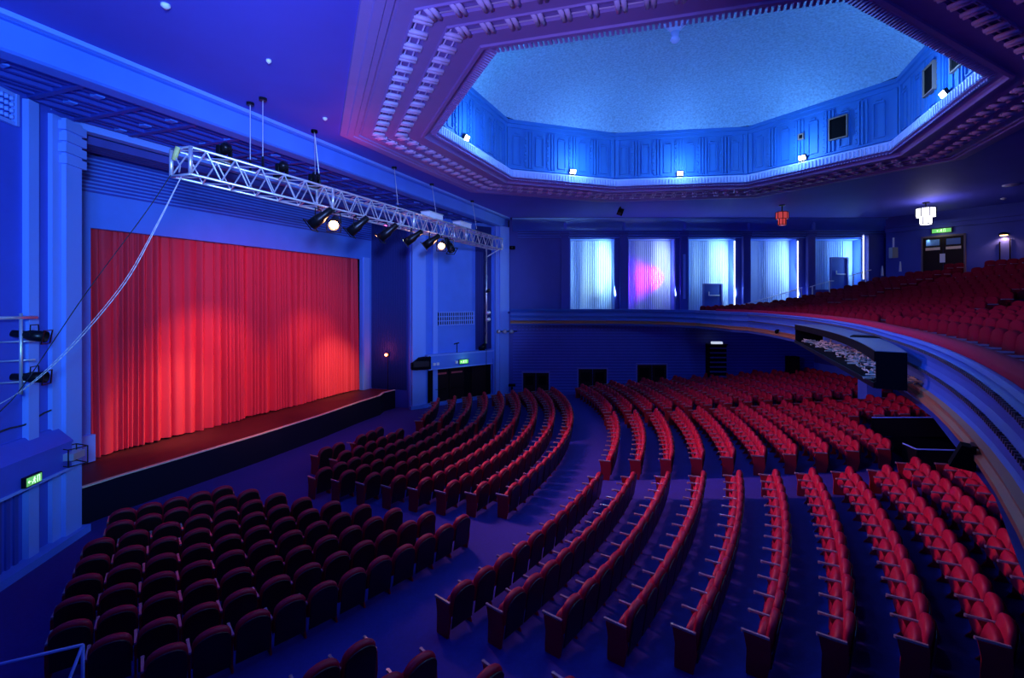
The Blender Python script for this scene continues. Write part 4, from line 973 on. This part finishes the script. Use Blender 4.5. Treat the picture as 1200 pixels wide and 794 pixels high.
# openings in the drum
for i, f, z, w_, h_, lab in ((4, .34, 6.45, .62, .80, 'large black square opening in the drum above the right floodlight'), (3, .60, 6.5, .62, .80, 'black opening in the drum, left of the two at the right'), (3, .33, 6.5, .62, .82, 'black opening in the drum, rightmost of the two at the right'), (4, .585, 6.5, .18, .2, 'tiny black square opening in the drum left of the large one')):
    p, d, n = on_lip(i, f, -.06); ang = math.atan2(d.y, d.x); e = thing('drum_opening', (p.x, p.y, H(z)), lab, 'opening', 'black openings in the drum'); z = H(z)
    MB().box((p.x - n.x * .03, p.y - n.y * .03, z), (w_, .04, h_), ang).build('dark_hole', 'black', e); mb = MB()
    for s in (-1, 1):
        mb.box((p.x - n.x * .03 + d.x * s * w_ / 2, p.y - n.y * .03 + d.y * s * w_ / 2, z), (.04, .12, h_ + .04), ang); mb.box((p.x - n.x * .03, p.y - n.y * .03, z + s * h_ / 2), (w_, .12, .04), ang)
    mb.build('frame', mat('brown_opening_frame', (.25, .18, .16)), e)

# ================================================================== TROUGH ON THE CIRCLE FRONT
def tr_pt(f, r_off=0): t_ = 4.4 + (-12.5 - 4.4) * f; return pol(26.7 + .38 * f + r_off, t_)
e = thing('equipment_trough', tr_pt(.5, 0)[:2] + (H(-1.3),), 'long black open-fronted trough full of pale scraps on the balcony front', 'equipment box')
N_ = 14; outer = [tr_pt(k / N_)[:2] for k in range(N_ + 1)]; inner = [pol(27.46 + (.10 if k / N_ > .8 else 0) * 0, 4.4 + (-12.5 - 4.4) * k / N_)[:2] for k in range(N_ + 1)]
poly_ = outer + inner[::-1]
MB().prism(poly_, H(-.83), H(-.79)).build('lid', 'board', e); MB().prism([outer[0], outer[-1]] + inner[::-1], H(-1.36), H(-1.32)).build('floor_board', 'black', e)
fa = [tuple(Vector(outer[0]) + (Vector(outer[-1]) - Vector(outer[0])) * k / N_) for k in range(N_ + 1)]
MB().sweep([outer[0], outer[-1]], [(-.0, H(-1.36)), (.03, H(-1.36)), (.03, H(-1.28)), (0, H(-1.28))]).build('front_lip', 'blackm', e)
mb = MB().sweep(outer, [(-.04, H(-.96)), (.02, H(-.96)), (.02, H(-.80)), (-.04, H(-.80))]); mb.build('front_valance', 'black', e)
for o_, i_ in ((outer[0], inner[0]), (outer[-1], inner[-1])):
    v = Vector(i_) - Vector(o_); c = (Vector(i_) + Vector(o_)) / 2; MB().box((c.x, c.y, H(-1.08)), (v.length, .05, .56), math.atan2(v.y, v.x)).build('end_panel', 'black', e)
c = tr_pt(.62, .35); MB().box((c[0], c[1], H(-.785)), (.5, .5, .03), 1.2).build('lid_joint', 'black', e)
random.seed(11); mb = MB()
for k in range(420):
    f = random.uniform(.04, .985); ro = random.uniform(.02, .62); p = tr_pt(f, ro); a = random.uniform(0, 2 * PI); L_ = random.uniform(.06, .22); z = H(-1.31) + random.uniform(.01, .07)
    q = (p[0] + math.cos(a) * L_, p[1] + math.sin(a) * L_, z + random.uniform(-.02, .05)); mb.tube((p[0], p[1], z), q, random.uniform(.008, .018), 4)
tag(mb.build('cable_scraps', 'debris'), 'heap of pale cable scraps and offcuts lying in the black trough', 'scraps', kind='stuff')
for f, h, lab in ((.27, .34, 'thin pale stick leaning up in the left part of the trough'), (.55, .36, 'thin pale stick standing left of the white bent strip'), (.62, .38, 'white bent strip sticking up from the scraps in the trough')):
    p = tr_pt(f, .3); q = (p[0] + .08, p[1] + .25, H(-1.3) + h); mb = MB().tube((p[0], p[1], H(-1.31)), q, .014, 6)
    if h > .37: mb.tube(q, (q[0] - .0, q[1] - .35, H(-1.25)), .018, 6)
    tag(mb.build('pale_stick', 'debris'), lab, 'stick', 'sticks in the trough')
# wedge speaker on the lower rim at the right and small fitting at the left
p = pol(rf(-18.5) - .06, -18.5); e = thing('rim_speaker', (p[0], p[1], H(-1.4)), 'black wedge loudspeaker hung on the lower rim of the balcony at the right', 'loudspeaker')
T = Matrix.Translation((p[0], p[1], H(-1.45))) @ Matrix.Rotation(math.radians(-18.5), 4, 'Z')
MB().prism([(-.16, -.12), (.03, -.14), (.03, .08), (-.07, .09)], -.08, .08, T @ Matrix.Rotation(PI / 2, 4, 'X')).build('cabinet', 'black', e); mb = MB(); mb.box((.03, 0, .09), (.06, .16, .02), 0, T).build('bracket', 'blackm', e)
p = pol(27.40, 9.5); e = thing('rim_fitting', (p[0], p[1], H(-1.35)), 'tiny dark lamp on the bronze rim left of the trough', 'lamp'); c = far(fu(903, 19), 18.85, -1.42)
p = fp(903, 386.5, 19.3); p = pol(27.42, 13.6, H(-1.33)); MB().lathe([(.05, -.08), (.08, .08)], 10, Matrix.Translation(p) @ Matrix.Rotation(1.2, 4, 'X')).build('body', 'black', e, True); MB().box((p[0] + .05, p[1], p[2] + .08), (.1, .05, .06)).build('bracket', 'blackm', e)
# handrails round the stair well
def rail2(pts, lab):
    P = [pol(r, t, floor_z(r) + .72) for r, t in pts]; e = thing('stairwell_rail', P[0][:2] + (floor_z(31),), lab, 'handrail', 'pale rails round the stair well')
    MB().path(P, .022, 8).build('top_rail', 'light', e)
    for (r, t), p in zip(pts, P): MB().tube(pol(r, t, floor_z(r) - .05), p, .02, 6).build('post', 'blackm', e)
    mb = MB()
    for a, b in zip(pts, pts[1:]):
        p = pol(*a); q = pol(*b); mb.add([(p[0], p[1], floor_z(a[0])), (q[0], q[1], floor_z(b[0])), (q[0], q[1], floor_z(b[0]) + .70), (p[0], p[1], floor_z(a[0]) + .70)], [(0, 1, 2, 3)])
    mb.build('infill_panel', 'black', e)
rail2([(30.6, 12.2), (34.0, 11.4)], 'pale straight rail on the far side of the dark stair well')
rail2([(30.0, 6.2), (30.1, 5.1), (34.5, 4.6)], 'pale bent rail on the near side of the dark stair well')
# seat numbers of missing seats aside, the mixing area is left dark as in the hall
